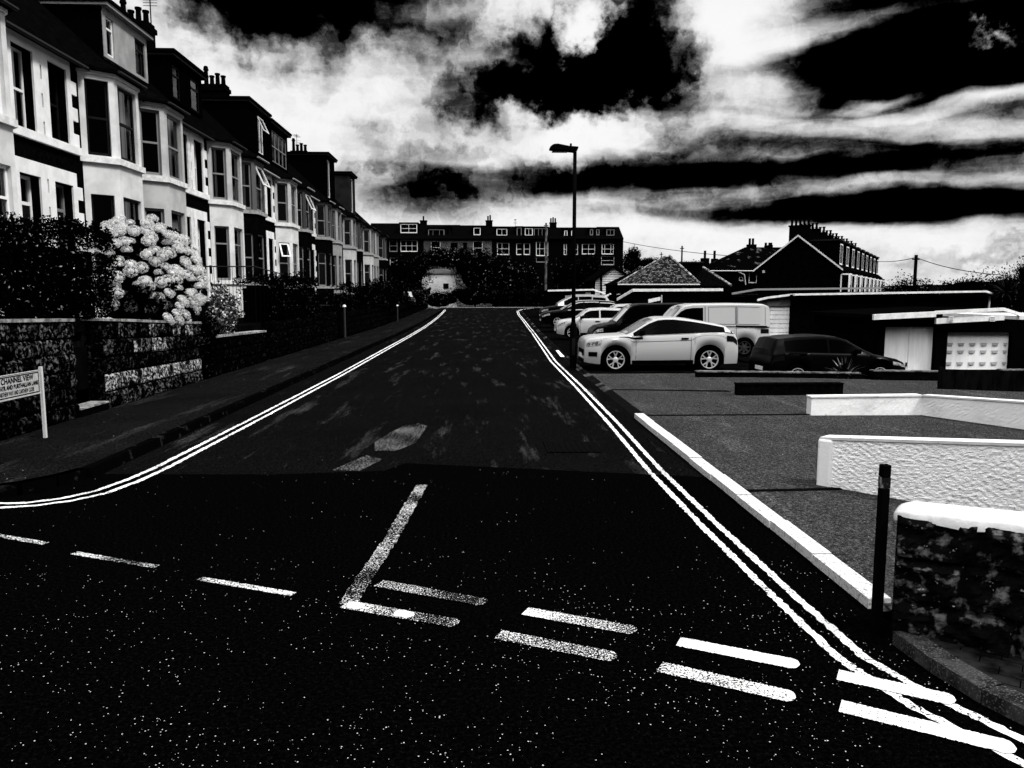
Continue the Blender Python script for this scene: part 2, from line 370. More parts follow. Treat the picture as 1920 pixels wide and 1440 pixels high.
g = MB(); g.quad((-900, -300, -1.3), (900, -300, -1.3), (900, 1500, -1.3), (-900, 1500, -1.3))
tag(g.build('ground', dark_m), kind='structure')
def strip(name, m, x0f, x1f, ys, z=0., kind='structure', nx=1):
    b = MB()
    for i in range(len(ys)-1):
        ya, yb = ys[i], ys[i+1]
        for k in range(nx):
            f0, f1 = k/nx, (k+1)/nx
            X = lambda y, f: x0f(y)*(1-f)+x1f(y)*f
            b.quad((X(ya, f0), ya, gz(ya)+z), (X(ya, f1), ya, gz(ya)+z), (X(yb, f1), yb, gz(yb)+z), (X(yb, f0), yb, gz(yb)+z))
    o = b.build(name, m); return tag(o, kind=kind)
def lin(pts):
    return lambda y: float(np.interp(y, [p[0] for p in pts], [p[1] for p in pts]))
# junction apron: fresh asphalt, far boundary slants across the road
b = MB(); b.add([(-30, -12, 0), (30, -12, 0), (30, 2.2, 0), (3.2, 3.0, 0), (2.66, 4.4, 0), (2.72, 8.86, 0), (-1.03, 9.78, 0), (-1.25, 9.35, 0), (-2.6, 9.2, 0), (-4.66, 9.3, 0), (-4.9, 8.4, 0), (-5.6, 7.9, 0), (-30, 7.9, 0)], [tuple(range(13))])
tag(b.build('junction_road', road_m), kind='structure')
ys = [8.0, 20, 30, 40, 50, 55, 60, 65, 70, 75, 80, 85, 88, 91, 94, 97]
RX = lin([(0, 2.70), (24, 2.72), (33, 2.9), (46, 3.2), (60, 3.55), (83, 4.0), (91, 4.9), (97, 8)])
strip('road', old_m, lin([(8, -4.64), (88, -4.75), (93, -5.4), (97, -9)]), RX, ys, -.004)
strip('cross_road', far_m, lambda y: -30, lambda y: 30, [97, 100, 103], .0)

# pavement on the left with its kerb and rounded corner
b = MB()
arc = [(-4.83, 9.1), (-4.95, 8.75), (-5.15, 8.45), (-5.5, 8.22), (-6.0, 8.1), (-12, 8.0)]
kx = -4.79
b.add([(kx, 9.5, .11)]+[(x, y, .11) for x, y in arc]+[(-12, 9.5, .11)], [tuple(range(len(arc)+2))[::-1]])
for i in range(len(ys)-1):
    ya, yb = max(ys[i], 9.5), ys[i+1]
    if yb > 92: break
    b.quad((-6.9, ya, gz(ya)+.11), (kx, ya, gz(ya)+.11), (kx, yb, gz(yb)+.11), (-6.9, yb, gz(yb)+.11))
tag(b.build('pavement', pave_m), kind='structure')
b = MB(); y = 9.1
while y < 90:
    l = .9 if y < 40 else 3.; e = .004*rnd.uniform(-1, 1)
    b.add([(kx+e, y, -.02+gz(y)), (kx+.14+e, y, -.02+gz(y)), (kx+.14+e, y+l-.012, -.02+gz(y+l)), (kx+e, y+l-.012, -.02+gz(y+l)),
           (kx+e, y, .12+gz(y)+e), (kx+.115+e, y, .12+gz(y)+e), (kx+.115+e, y+l-.012, .12+gz(y+l)+e), (kx+e, y+l-.012, .12+gz(y+l)+e)],
          [(4, 5, 6, 7), (1, 2, 6, 5), (0, 1, 5, 4), (2, 3, 7, 6)]); y += l
for i in range(len(arc)-1):
    (x0, y0), (x1, y1) = arc[i], arc[i+1]; d = Vector((x1-x0, y1-y0, 0)).normalized(); n = Vector((-d.y, d.x, 0))*.13
    if n.y > 0: n = -n
    b.add([(x0, y0, -.02), (x1, y1, -.02), (x1+n.x, y1+n.y, -.02), (x0+n.x, y0+n.y, -.02), (x0, y0, .12), (x1, y1, .12), (x1+n.x, y1+n.y, .12), (x0+n.x, y0+n.y, .12)],
          [(4, 5, 6, 7), (4, 7, 6, 5), (3, 2, 6, 7), (0, 3, 7, 4), (2, 1, 5, 6)])
tag(b.build('kerb', kerb_d), kind='structure')

# raised front gardens behind the left walls
b = MB(); b.box(-45, -7.12, 9.1, 96, -1.2, 1.25); tag(b.build('garden_terrace', dark_m), kind='structure')

# forecourts on the right fall away from the road
def sm(t): t = max(0., min(1., t)); return t*t*(3-2*t)
def yz(x, y): return .04-.95*sm((x-6)/9)*sm((y-18)/6)+(gz(y) if y > 55 else 0)
def field(name, m, x0, x1, y0, y1, dx, dy, z=0, clip=None):
    b = MB(); nx = max(1, round((x1-x0)/dx)); ny = max(1, round((y1-y0)/dy)); vs = []
    for j in range(ny+1):
        for i in range(nx+1):
            x = x0+(x1-x0)*i/nx; yy = y0+(y1-y0)*j/ny
            if clip: x, yy = clip(x, yy)
            vs.append((x, yy, yz(x, yy)+z))
    b.add(vs, [(j*(nx+1)+i, j*(nx+1)+i+1, (j+1)*(nx+1)+i+1, (j+1)*(nx+1)+i) for j in range(ny) for i in range(nx)])
    return tag(b.build(name, m), kind='structure')
field('forecourt', drive_m, 2.74, 24, 4.45, 13.3, 1.5, 1.5)
field('driveway', drive_m, 2.80, 26, 13.34, 20.6, 1., .6, .004)
yard_m = mat('shaded_yard_asphalt', .0006, .95, 0, c2=.002, ns=2)  # dark asphalt with the parked cars' shadow put into its colour
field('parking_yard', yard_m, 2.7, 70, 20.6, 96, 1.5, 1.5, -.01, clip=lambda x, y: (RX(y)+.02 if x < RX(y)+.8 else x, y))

# pale kerb stones beside the forecourt
b = MB(); y = 5.0; k = 0
while y < 13.3:
    l = .93; e = .006*rnd.uniform(-1, 1)
    b.box(2.64+e, 2.80+e, y, min(y+l-.022, 13.4), -.02, .075+e); y += l
tag(b.build('kerb_stones', kerb_l), kind='structure')
b = MB(); y = 13.6
while y < 90:
    x = RX(y); x2 = RX(y+.9); b.add([(x-.05, y, -.01+gz(y)), (x2-.05, y+.88, -.01+gz(y)), (x2+.12, y+.88, .06+gz(y)), (x+.12, y, .06+gz(y))], [(0, 3, 2, 1)]); y += .9
tag(b.build('edge_kerb', mat('stained_kerb', .004, .9, 0, c2=.12, ns=.5, lo=.5, hi=.65)), kind='structure')

# block paved corner, bottom right
b = MB(); K = [(2.52, 4.46), (2.55, 4.1), (2.62, 3.75), (2.78, 3.35), (3.05, 2.9), (3.6, 2.3), (6.5, 1.0)]
pv = mat('paving_blocks', .012, .9, .0, c2=.002, ns=5)
rows = MB()
def inside(x, y):
    kxv = float(np.interp(y, [p[1] for p in K][::-1], [p[0] for p in K][::-1]))
    return x > kxv+.16 and y > 1.0
a = R(-38); ca, sa = math.cos(a), math.sin(a)
for i in range(-30, 60):
    for j in range(-40, 40):
        u, v = i*.205+(j % 2)*.1, j*.105; x, y = 2.6+u*ca-v*sa, 4.3+u*sa+v*ca
        if x > 6.5 or y > 4.6 or not inside(x, y) or (y-4.56)/(1.) > -.758*(x-2.53)-.05: continue
        h = .075+rnd.uniform(-.003, .003); w2, h2 = .099, .0495
        rows.add([(x+p*w2*ca-q*h2*sa, y+p*w2*sa+q*h2*ca, zz) for zz in (.0, h) for p, q in ((-1, -1), (1, -1), (1, 1), (-1, 1))], [(4, 5, 6, 7), (0, 1, 5, 4), (1, 2, 6, 5), (2, 3, 7, 6), (3, 0, 4, 7)])
tag(rows.build('paved_corner', pv), kind='structure')
b = MB()
for i in range(len(K)-1):
    p, q = Vector((*K[i], 0)), Vector((*K[i+1], 0)); d = (q-p).normalized(); n = Vector((-d.y, d.x, 0))*.15; q = q-d*.012
    b.add([(*v.xy, z) for z in (-.01, .085) for v in (p, q, q+n, p+n)], [(0, 1, 5, 4), (4, 5, 6, 7), (1, 2, 6, 5), (3, 0, 4, 7), (2, 3, 7, 6)])
tag(b.build('corner_kerb', mat('grey_kerb_stone', .03, .9, .0, c2=.008, ns=7, c3=.07, ns3=90, lo3=.55, hi3=.66)), kind='structure')
b = MB(); b.add([(2.6, 4.45, .02), (2.7, 3.9, .02), (3.0, 3.1, .02), (3.7, 2.3, .02), (6.6, 1.0, .02), (6.6, 4.4, .02)], [(0, 1, 2, 3, 4, 5)])
tag(b.build('corner_bed', dark_m), kind='structure')

# ------------------------------------------------------------ road markings
def ribbon(mb, pts, w, jit=.006, step=.06, z=.004, r0=False, r1=False):
    P_ = [Vector((*p, 0)) for p in pts]; out = []
    for i in range(len(P_)-1):
        L = (P_[i+1]-P_[i]).length; n = max(1, int(L/(step*(1+P_[i].y*.08))))
        for k in range(n): out.append(P_[i].lerp(P_[i+1], k/n))
    out.append(P_[-1]); tot = len(out); lft = []; rgt = []
    for i, p in enumerate(out):
        d = (out[min(i+1, tot-1)]-out[max(i-1, 0)]).normalized(); n = Vector((-d.y, d.x, 0)); ww = w/2
        s1 = (p-out[-1]).length; s0 = (p-out[0]).length
        if r1 and s1 < w/2: ww = math.sqrt(max(0, (w/2)**2-(w/2-s1)**2))+.004
        if r0 and s0 < w/2: ww = math.sqrt(max(0, (w/2)**2-(w/2-s0)**2))+.004
        lft.append(p+n*(ww+rnd.uniform(-jit, jit))); rgt.append(p-n*(ww+rnd.uniform(-jit, jit)))
    for i in range(tot-1):
        mb.quad(*[(v.x, v.y, gz(v.y)+z) for v in (rgt[i], rgt[i+1], lft[i+1], lft[i])])
pw = [paint_mat('road_paint_crisp', .56), paint_mat('road_paint_scuffed', .66), paint_mat('road_paint_worn', .715), paint_mat('road_paint_very_worn', .755)]
mk = paint_mat('edge_line_paint', .60, .7, 60.)
def marking(pts, w, m, name='road_marking', **kw):
    b = MB(); ribbon(b, pts, w, **kw); return tag(b.build(name, m), kind='structure')
DA = [((-.80, 5.58), (.01, 5.18), 2), ((.27, 5.03), (.97, 4.69), 1), ((1.2, 4.53), (1.83, 4.2), 0), ((2.00, 4.08), (2.5, 3.78), 0)]
DB = [((-.98, 5.19), (-.18, 4.84), 2), ((.08, 4.67), (.78, 4.33), 2), ((1.01, 4.21), (1.66, 3.84), 1), ((1.86, 3.75), (2.52, 3.34), 0)]
DC = [((-4.7, 7.02), (-3.83, 6.63), 2), ((-3.45, 6.37), (-2.61, 6.01), 2), ((-2.18, 5.74), (-1.39, 5.4), 1)]
for i_, (p, q, k) in enumerate(DA+DB): marking([p, q], .13, pw[k], r1=True, step=.007, jit=.004, z=.010)
for p, q, k in DC: marking([p, q], .07, pw[k], step=.02, jit=.004)
for p, q in (((-.96, 5.18), (-.84, 5.12)), ((-.62, 5.03), (-.48, 4.97))):
    marking([p, q], .10, pw[0], r0=True, r1=True, step=.015, z=.014)
marking([(-.72, 8.6), (-.84, 6.6), (-.97, 5.2)], .13, pw[3], step=.03, jit=.008, z=.006)
YLi = [(-4.62, 7.88), (-4.35, 8.06), (-4.14, 8.36), (-4.03, 8.9), (-3.98, 9.6), (-3.92, 14), (-3.86, 21), (-3.9, 40), (-4.1, 70), (-4.4, 88), (-5.0, 93), (-6.5, 96.5)]
YLi = [(-9, 7.70), (-5.6, 7.72), (-4.97, 7.80)]+YLi
YLo = [(-9, 7.84), (-5.6, 7.88), (-5.0, 7.98)]+[(x-.16, y+.10 if y < 9 else y) for x, y in YLi[3:]]
YRi = [(3.3, 2.55), (2.9, 2.85), (2.49, 3.22), (2.23, 3.77), (2.10, 4.3), (2.07, 5.13), (2.03, 7), (2.02, 9.31), (2.10, 13), (2.15, 18.03), (2.16, 21.2), (2.17, 25), (2.30, 29.3), (2.44, 34.2), (2.78, 45.8), (3.1, 61), (3.3, 76), (3.6, 85), (4.4, 91), (6, 95.5)]
YRo = [(x+.16, y+(.12 if y < 4 else 0)) for x, y in YRi]
marking(YLi, .062, mk, 'yellow_line', jit=.010, step=.03); marking(YLo, .062, mk, 'yellow_line', jit=.010, step=.03)
marking(YRi, .060, mk, 'yellow_line', jit=.009, step=.022); marking(YRo, .060, mk, 'yellow_line', jit=.009, step=.022)
# pale dashes of kerb by the far cars, iron cover and the scuffed patch
def flat(name, pts, m, z, label=None, cat=None):
    b = MB(); n = len(pts); b.add([(x, y, gz(y)+z) for x, y in pts], [tuple(range(n))]); o = b.build(name, m)
    return tag(o, kind='structure') if not label else tag(o, label, cat)
flat('road_marking', [(2.62, 26.3), (2.76, 26.3), (2.86, 29.5), (2.74, 29.5)], mk, .05)
b = MB(); b.box(.86, 1.60, 10.35, 11.1, .0, .012)
for i in range(8): b.box(.90+.085*i, .94+.085*i, 10.39, 11.06, .012, .018)
tag(b.build('manhole_cover', iron), 'black rectangular iron cover let into the road surface', 'manhole cover')
sc_m = paint_mat('scuffed_asphalt', .73, .15, 40., .003)
pts = [(-1.55+rnd.uniform(-.06, .06), 10.6), (-1.62, 11.2), (-1.5, 12.0), (-1.32, 12.7), (-1.1, 12.9), (-.95, 12.6), (-.98, 11.9), (-1.02, 11.1), (-1.25, 10.55)]
flat('asphalt_patch', pts, sc_m, .001)
flat('asphalt_patch', [(-1.9, 9.4), (-1.55, 9.36), (-1.35, 10.0), (-1.6, 10.3)], sc_m, .001)
flat('joint_and_gully_shade', [(2.86, 17.0), (5.4, 16.55), (5.4, 16.8), (2.86, 17.12)], iron, .052)  # gully shadow painted as a dark strip across the driveway
flat('joint_and_gully_shade', [(2.74, 13.28), (6.0, 13.28), (6.0, 13.36), (2.74, 13.36)], iron, .052)
flat('joint_and_gully_shade', [(2.70, 8.0), (3.9, 8.05), (3.9, 8.13), (2.70, 8.07)], iron, .052)

# ============================================================ LEFT TERRACE
XW, XF = -10.68, -10.0; PY = 4.75; Y00 = 19.59
def leftY(n, t): y0 = Y00+PY*n; return y0+t if n % 2 == 0 else y0+PY-t
HS = {  # bay upper, bay apron, wall, surround, curtain, window frames
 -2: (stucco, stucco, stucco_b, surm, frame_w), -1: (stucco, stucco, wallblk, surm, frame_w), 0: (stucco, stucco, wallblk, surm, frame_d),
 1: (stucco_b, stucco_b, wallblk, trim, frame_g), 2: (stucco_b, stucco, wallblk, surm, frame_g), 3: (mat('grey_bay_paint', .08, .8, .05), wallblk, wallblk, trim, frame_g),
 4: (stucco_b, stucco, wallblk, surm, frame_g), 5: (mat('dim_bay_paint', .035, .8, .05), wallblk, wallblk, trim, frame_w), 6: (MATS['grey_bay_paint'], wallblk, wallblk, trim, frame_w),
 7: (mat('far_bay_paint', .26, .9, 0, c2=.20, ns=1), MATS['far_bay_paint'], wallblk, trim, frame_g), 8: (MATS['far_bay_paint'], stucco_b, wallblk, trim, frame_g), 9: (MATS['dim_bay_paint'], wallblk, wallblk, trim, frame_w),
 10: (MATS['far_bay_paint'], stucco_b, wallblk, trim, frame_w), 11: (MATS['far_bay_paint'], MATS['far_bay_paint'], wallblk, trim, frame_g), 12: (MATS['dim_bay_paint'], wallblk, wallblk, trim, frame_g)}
HL = {-2: 'terraced house nearest the corner, off behind the white bay house', -1: 'terraced house with white sashes and a pale bay, cut off by the left edge',
 0: 'terraced house with dark stone wall, white quoined windows and dark framed bay', 1: 'terraced house with pale dormer and pale bay, right above the hydrangea',
 2: 'terraced house with white bay, quoined window and dark dormer beside the first chimney', 3: 'terraced house with dark bay apron and open sash, after the curtained white bay',
 4: 'terraced house with white bay under the long dark dormer with open light', 5: 'terraced house with many paned dormer and small open casement in its bay',
 6: 'dark terraced house with big white framed ground floor bay window', 7: 'narrow terraced house with pale bay right after the dark bay apron',
 8: 'terraced house under the tall box dormer with one light window strip', 9: 'dim terraced house between the two tall box dormers',
 10: 'terraced house under the farthest slate hung dormer', 11: 'terraced house with pale bay, third from the far end of the row', 12: 'last terraced house at the far end of the left row'}
DM = {1: (25.2, 28.3, 9.5, 11.05, dormer_w), 2: (30.3, 33.55, 9.5, 11.1, dormer_d), 4: (39.6, 43.25, 9.45, 11.7, dormer_d), 5: (43.6, 47.6, 9.45, 11.55, dormer_d),
      8: (59.0, 62.2, 9.4, 12.55, dormer_d), 10: (68.9, 71.8, 9.4, 12.7, dormer_m)}
def bay_pts(ya, yb, o=0.):
    # ya<yb extents of the front; outline from wall to wall
    return [(XW, ya-.57-o*1.2), (XF+o, ya-o*.5), (XF+o, yb+o*.5), (XW, yb+.57+o*1.2)]
def house(n):
    y0, y1 = Y00+PY*n, Y00+PY*(n+1)
    bu, ba, wm_, sm_, fm = HS[n]; st = trim if n < 3 or n == 4 else mat('aged_sill_paint', .30, .9, 0, c2=.18, ns=5)
    if n >= 5 and fm is frame_w: fm = frame_g
    if n >= 7 and sm_ is trim: sm_ = None
    root = thing('terraced_house', (XW, y0, 0), HL[n], 'house', 'terraced houses along the left pavement')
    ab = lambda t0, t1: sorted((leftY(n, t0), leftY(n, t1)))
    NX, UY = (1, 0, 0), (0, 1, 0)
    w0, w1 = ab(.31, 1.16); b0, b1 = ab(2.38, 3.83)
    w = MB(); zt = 6.9
    holes = [(w0-y0, w1-y0, 6.0-1.2, 7.86-1.2), (w0-y0, w1-y0, 2.35-1.2, 4.97-1.2), (b0-y0-.1, b1-y0+.1, 2.9-1.2, 4.8-1.2), (b0-y0-.1, b1-y0+.1, 6.1-1.2, 7.8-1.2)]
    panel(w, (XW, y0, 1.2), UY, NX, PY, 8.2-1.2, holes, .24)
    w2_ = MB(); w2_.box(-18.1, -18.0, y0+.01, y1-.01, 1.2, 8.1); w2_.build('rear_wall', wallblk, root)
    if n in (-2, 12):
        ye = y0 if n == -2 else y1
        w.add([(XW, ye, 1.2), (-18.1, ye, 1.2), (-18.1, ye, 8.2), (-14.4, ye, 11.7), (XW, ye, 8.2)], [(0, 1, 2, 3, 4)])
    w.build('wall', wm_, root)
    i_ = MB(); i_.box(XW-.34, XW-3, y0+.05, y1-.05, 1.3, 8.1); i_.build('dark_room_box', black, root)  # black box in place of rooms, their darkness put into its colour
    # roof
    r = MB(); ez = 8.16; r.extr([(-10.42, ez), (-14.4, ez+3.7), (-18.4, ez), (-18.4, ez-.1), (-14.4, ez+3.58), (-10.42, ez-.12)], 'y', y0, y1)
    rf = r.build('roof', slate, root)
    # bay
    b = MB(); B = bay_pts(b0, b1)
    wx = .16
    def faces(mb, z0, z1, wh):
        for k in range(3):
            p, q = B[k], B[k+1]; L = math.dist(p, q); U = ((q[0]-p[0])/L, (q[1]-p[1])/L, 0); Nn = (U[1], -U[0], 0)
            m_ = .15 if k != 1 else .17
            panel(mb, (p[0], p[1], z0), U, Nn, L, z1-z0, [(m_, L-m_, wh[0]-z0, wh[1]-z0)], .13)
    i_ = MB(); i_.prism([(XW-.3, b0-.40), (XW+.12, b0-.30), (XF-.32, b0+.12), (XF-.32, b1-.12), (XW+.12, b1+.30), (XW-.3, b1+.40)], 1.3, 8.0); i_.build('dark_bay_box', black, root)  # black filling added inside the bay so its panes look dark
    faces(b, 5.84, 8.06, (5.9, 7.88)); bo = b.build('bay', bu, root)
    b = MB(); faces(b, 1.2, 5.72, (2.75, 4.87)); b.build('bay_apron', ba, root)
    s = MB(); s.prism(bay_pts(b0, b1, .07), 2.60, 2.74); s.build('bay_sill', st, root); s = MB(); s.prism(bay_pts(b0, b1, .09), 5.70, 5.86)
    s.build('bay_sill', st, root)
    if bu in (stucco, stucco_b): 
        s = MB(); s.prism(bay_pts(b0, b1, .05), 8.0, 8.09); s.build('bay_cornice', bu, root)
    s = MB(); o1 = bay_pts(b0, b1, .16); s.prism(o1, 8.10, 8.18); o2 = [(XW-.5, o1[0][1]+.6), (XW-.25, b0+.3), (XW-.25, b1-.3), (XW-.5, o1[3][1]-.6)]; s.prism(o1, 8.18, 8.78, o2)
    s.build('bay_roof', slate, root)
    gm = MATS['mid_gutter'] if n in (3, 4, 5, 6, 7) else gutter_m
    s = MB(); o3 = bay_pts(b0, b1, .20)
    s.tube([(XF+.2, b0-.1, 8.13), (XF+.2, b1+.12, 8.13)], .045, 6)
    e0, e1 = ab(0, 1.75); s.tube([(-10.38, e0, 8.06), (-10.38, e1, 8.06)], .055, 6); s.build('gutter', gm, root)
    if n % 2 == 0: s = MB(); yd = leftY(n, 4.62); s.tube([(XW+.06, yd, 1.2), (XW+.06, yd, 8.0)], .04, 6); s.build('drainpipe', iron, root)
    # windows of the bay
    for k in range(3):
        p, q = B[k], B[k+1]; L = math.dist(p, q); U = Vector(((q[0]-p[0])/L, (q[1]-p[1])/L, 0)); Nn = Vector((U.y, -U.x, 0)); m_ = .15 if k != 1 else .17
        cu = {(-1, 1): .3, (0, 1): .62, (0, 0): 0, (1, 1): .55, (1, 0): 0, (2, 0): .42, (2, 1): .3, (3, 1): .0, (3, 0): .6, (4, 0): .0}.get((n, k), rnd.choice((0, 0, .3, -.3)))
        for fl, (za, zb) in enumerate(((2.75, 4.87), (5.9, 7.88))):
            O = Vector((p[0], p[1], za))+U*m_-Nn*.09
            op = (.62, .97) if (n, k, fl) in ((4, 0, 0),) else (.5, .97) if (n, k, fl) in ((3, 1, 1), (5, 1, 1)) else None
            rl = (.5,) if n in (0, 1, 3, 4, 8) or fl else (.68,)
            fmm = fm
            if n == 0 and k == 1: fmm = frame_d
            window(root, O, U, Nn, L-2*m_, zb-za, fmm, rl, (), cu if fl or n < 1 else 0, ft=.07, open_=op)
    # narrow window, door and the quoined surround
    window(root, (XW-.2, w0, 6.0), UY, NX, w1-w0, 1.86, frame_w if n in (-1, 2, 4) or n > 4 else frame_g if n != 0 else frame_d, (.5,), (), {-1: .7, 0: .55}.get(n, rnd.choice((0, .4))))
    d = MB(); d.box(XW-.28, XW-.2, w0, w0+.07, 2.35, 4.97); d.box(XW-.28, XW-.2, w1-.07, w1, 2.35, 4.97); d.box(XW-.28, XW-.2, w0+.07, w1-.07, 4.28, 4.36); d.box(XW-.28, XW-.2, w0+.07, w1-.07, 4.9, 4.97)
    do = d.build('door_frame', frame_w if n in (-1, 2) else frame_g, root)
    q = MB(); q.quad((XW-.25, w0+.07, 4.36), (XW-.25, w1-.07, 4.36), (XW-.25, w1-.07, 4.9), (XW-.25, w0+.07, 4.9)); q.build('fanlight', glass, do)
    q = MB(); q.box(XW-.27, XW-.22, w0+.07, w1-.07, 2.35, 4.28)
    for a_ in (.13, .5):
        for c_ in (2.5, 3.3): q.box(XW-.222, XW-.212, w0+a_, w0+a_+.26, c_, c_+.65)
    q.build('front_door', mat('dark_door_paint', .004, .5, .05), do)
    if sm_ is not None and n != -2:
        s = MB(); x0, x1 = XW+.002, XW+.05
        jt = lambda t0, t1, z0, z1, x=x1: s.box(x0, x, *ab(t0, t1), z0, z1)
        jt(.0, 1.36, 7.86, 8.1); jt(.0, .31, 7.86-.001, 7.86); jt(-.0, 1.62, 5.80, 6.0, x1+.05)
        jt(.0, 1.36, 4.97, 5.31)
        for zz0, zz1 in ((6.0, 7.86), (2.0, 4.97)):
            z = zz0; k = 0
            while z < zz1-.01:
                h = min(.33, zz1-z); jt(1.16, 1.62 if k % 2 == 0 else 1.36, z, z+h)
                jt(.0 if k % 2 else .035, .31, z, z+h); z += h; k += 1
        s.build('window_surround', sm_, root)
    # dormer
    if n in DM:
        a, b_, z0, z1, dm = DM[n]; XD = -11.7
        w = MB(); W = b_-a; H = z1-z0
        spec = {1: [(.06, .22), (.70, .95)], 2: [(.06, .30), (.62, .92)], 4: [(.52, .80)], 5: [(.14, .95)], 8: [(.12, .42)], 10: [(.25, .6)]}[n]
        hs = [(W*p, W*q, .1, H-.28) for p, q in spec]
        panel(w, (XD, a, z0), UY, NX, W, H, hs, .1)
        for ye in (a, b_): w.add([(XD, ye, z0), (XD, ye, z1), (-15.2, ye, z1), (-15.2, ye, z0)], [(0, 1, 2, 3)])
        w.box(XD-.2, XD-.25, a+.02, b_-.02, z0, z1-.05)
        dd = w.build('dormer', dm, root)
        if dm is dormer_w:
            c = MB(); c.box(XD-.03, -15.1, a-.012, a-.002, z0-.3, z1); c.build('dormer_cheek', dormer_d, dd)
        f = MB(); f.box(XD+.25, -15.3, a-.18, b_+.18, z1+.05, z1+.16); f.build('dormer_roof', slate, dd)
        f = MB(); f.box(XD+.20, -15.2, a-.13, b_+.13, z1-.06, z1+.048); f.build('fascia', dormer_m if n != 1 else mat('grey_fascia', .22, .7, .1), dd)
        for j, (p, q) in enumerate(spec):
            window(root, (XD-.05, a+W*p, z0+.1), UY, NX, W*(q-p), H-.38, frame_w if (n, j) in ((1, 0), (4, 0), (8, 0), (10, 0)) else frame_g if n == 5 else frame_d,
                   (.7,) if n in (1, 2) else (.5,) if n == 5 else (), (.25, .5, .75) if n == 5 else (.5,) if n == 4 else (), {8: .9, 4: -.55, 10: .5}.get(n, 0), open_=(.55, .97) if n == 4 else None)
    # chimney at the party wall
    if n in (1, 3, 5, 9) or n == -1:
        c = MB(); zc = 13.35
        c.box(-15.05, -13.75, y0-.35, y0+.35, 10.8, zc-.35); c.box(-15.12, -13.68, y0-.42, y0+.42, zc-.35, zc-.15); c.box(-15.05, -13.75, y0-.35, y0+.35, zc-.15, zc)
        co_ = c.build('chimney', brickblk, root)
        for k in range(4):
            x = -13.95-.30*k; q = MB(); hh = (.5, .62, .5, .85)[k]
            q.cyl(x, y0, zc, zc+hh, .12, 10, .10); q.cyl(x, y0, zc+hh-.08, zc+hh, .14, 10)
            if k == 3: q.ball((x, y0, zc+hh+.05), (.13, .13, .12), 8, 5)
            q.build('chimney_pot', brickblk, co_, smooth=False)
    return root
for n in range(-2, 13): house(n)
# television aerials on the chimneys
def aerial(x, y, z0, z1, label, r=.028):
    o = thing('television_aerial', (x, y, z0), label, 'aerial', 'aerials on the roofs')
    m = MB(); m.tube([(x, y, z0), (x, y, z1)], r, 6); m.build('mast', iron, o)
    m = MB(); m.tube([(x, y-.6, z1-.15), (x, y+.5, z1-.15)], r*.6, 5)
    for k in range(7): m.tube([(x-.22, y-.55+.16*k, z1-.15), (x+.22, y-.55+.16*k, z1-.15)], r*.4, 4)
    m.build('antenna', iron, o)
    m = MB()
    for k in range(3): m.tube([(x-.3, y, z1-.5-.12*k), (x+.3, y, z1-.5-.12*k)], r*.5, 4)
    m.build('dipole', iron, o)
aerial(-14.4, Y00+PY*3+1.6, 13.1, 15.35, 'thin tall aerial mast on the first chimney behind the pale dormer')
aerial(-14.4, Y00+PY*9-.8, 12.0, 14.5, 'small aerial beside the distant three pot chimney on the left row', .02)

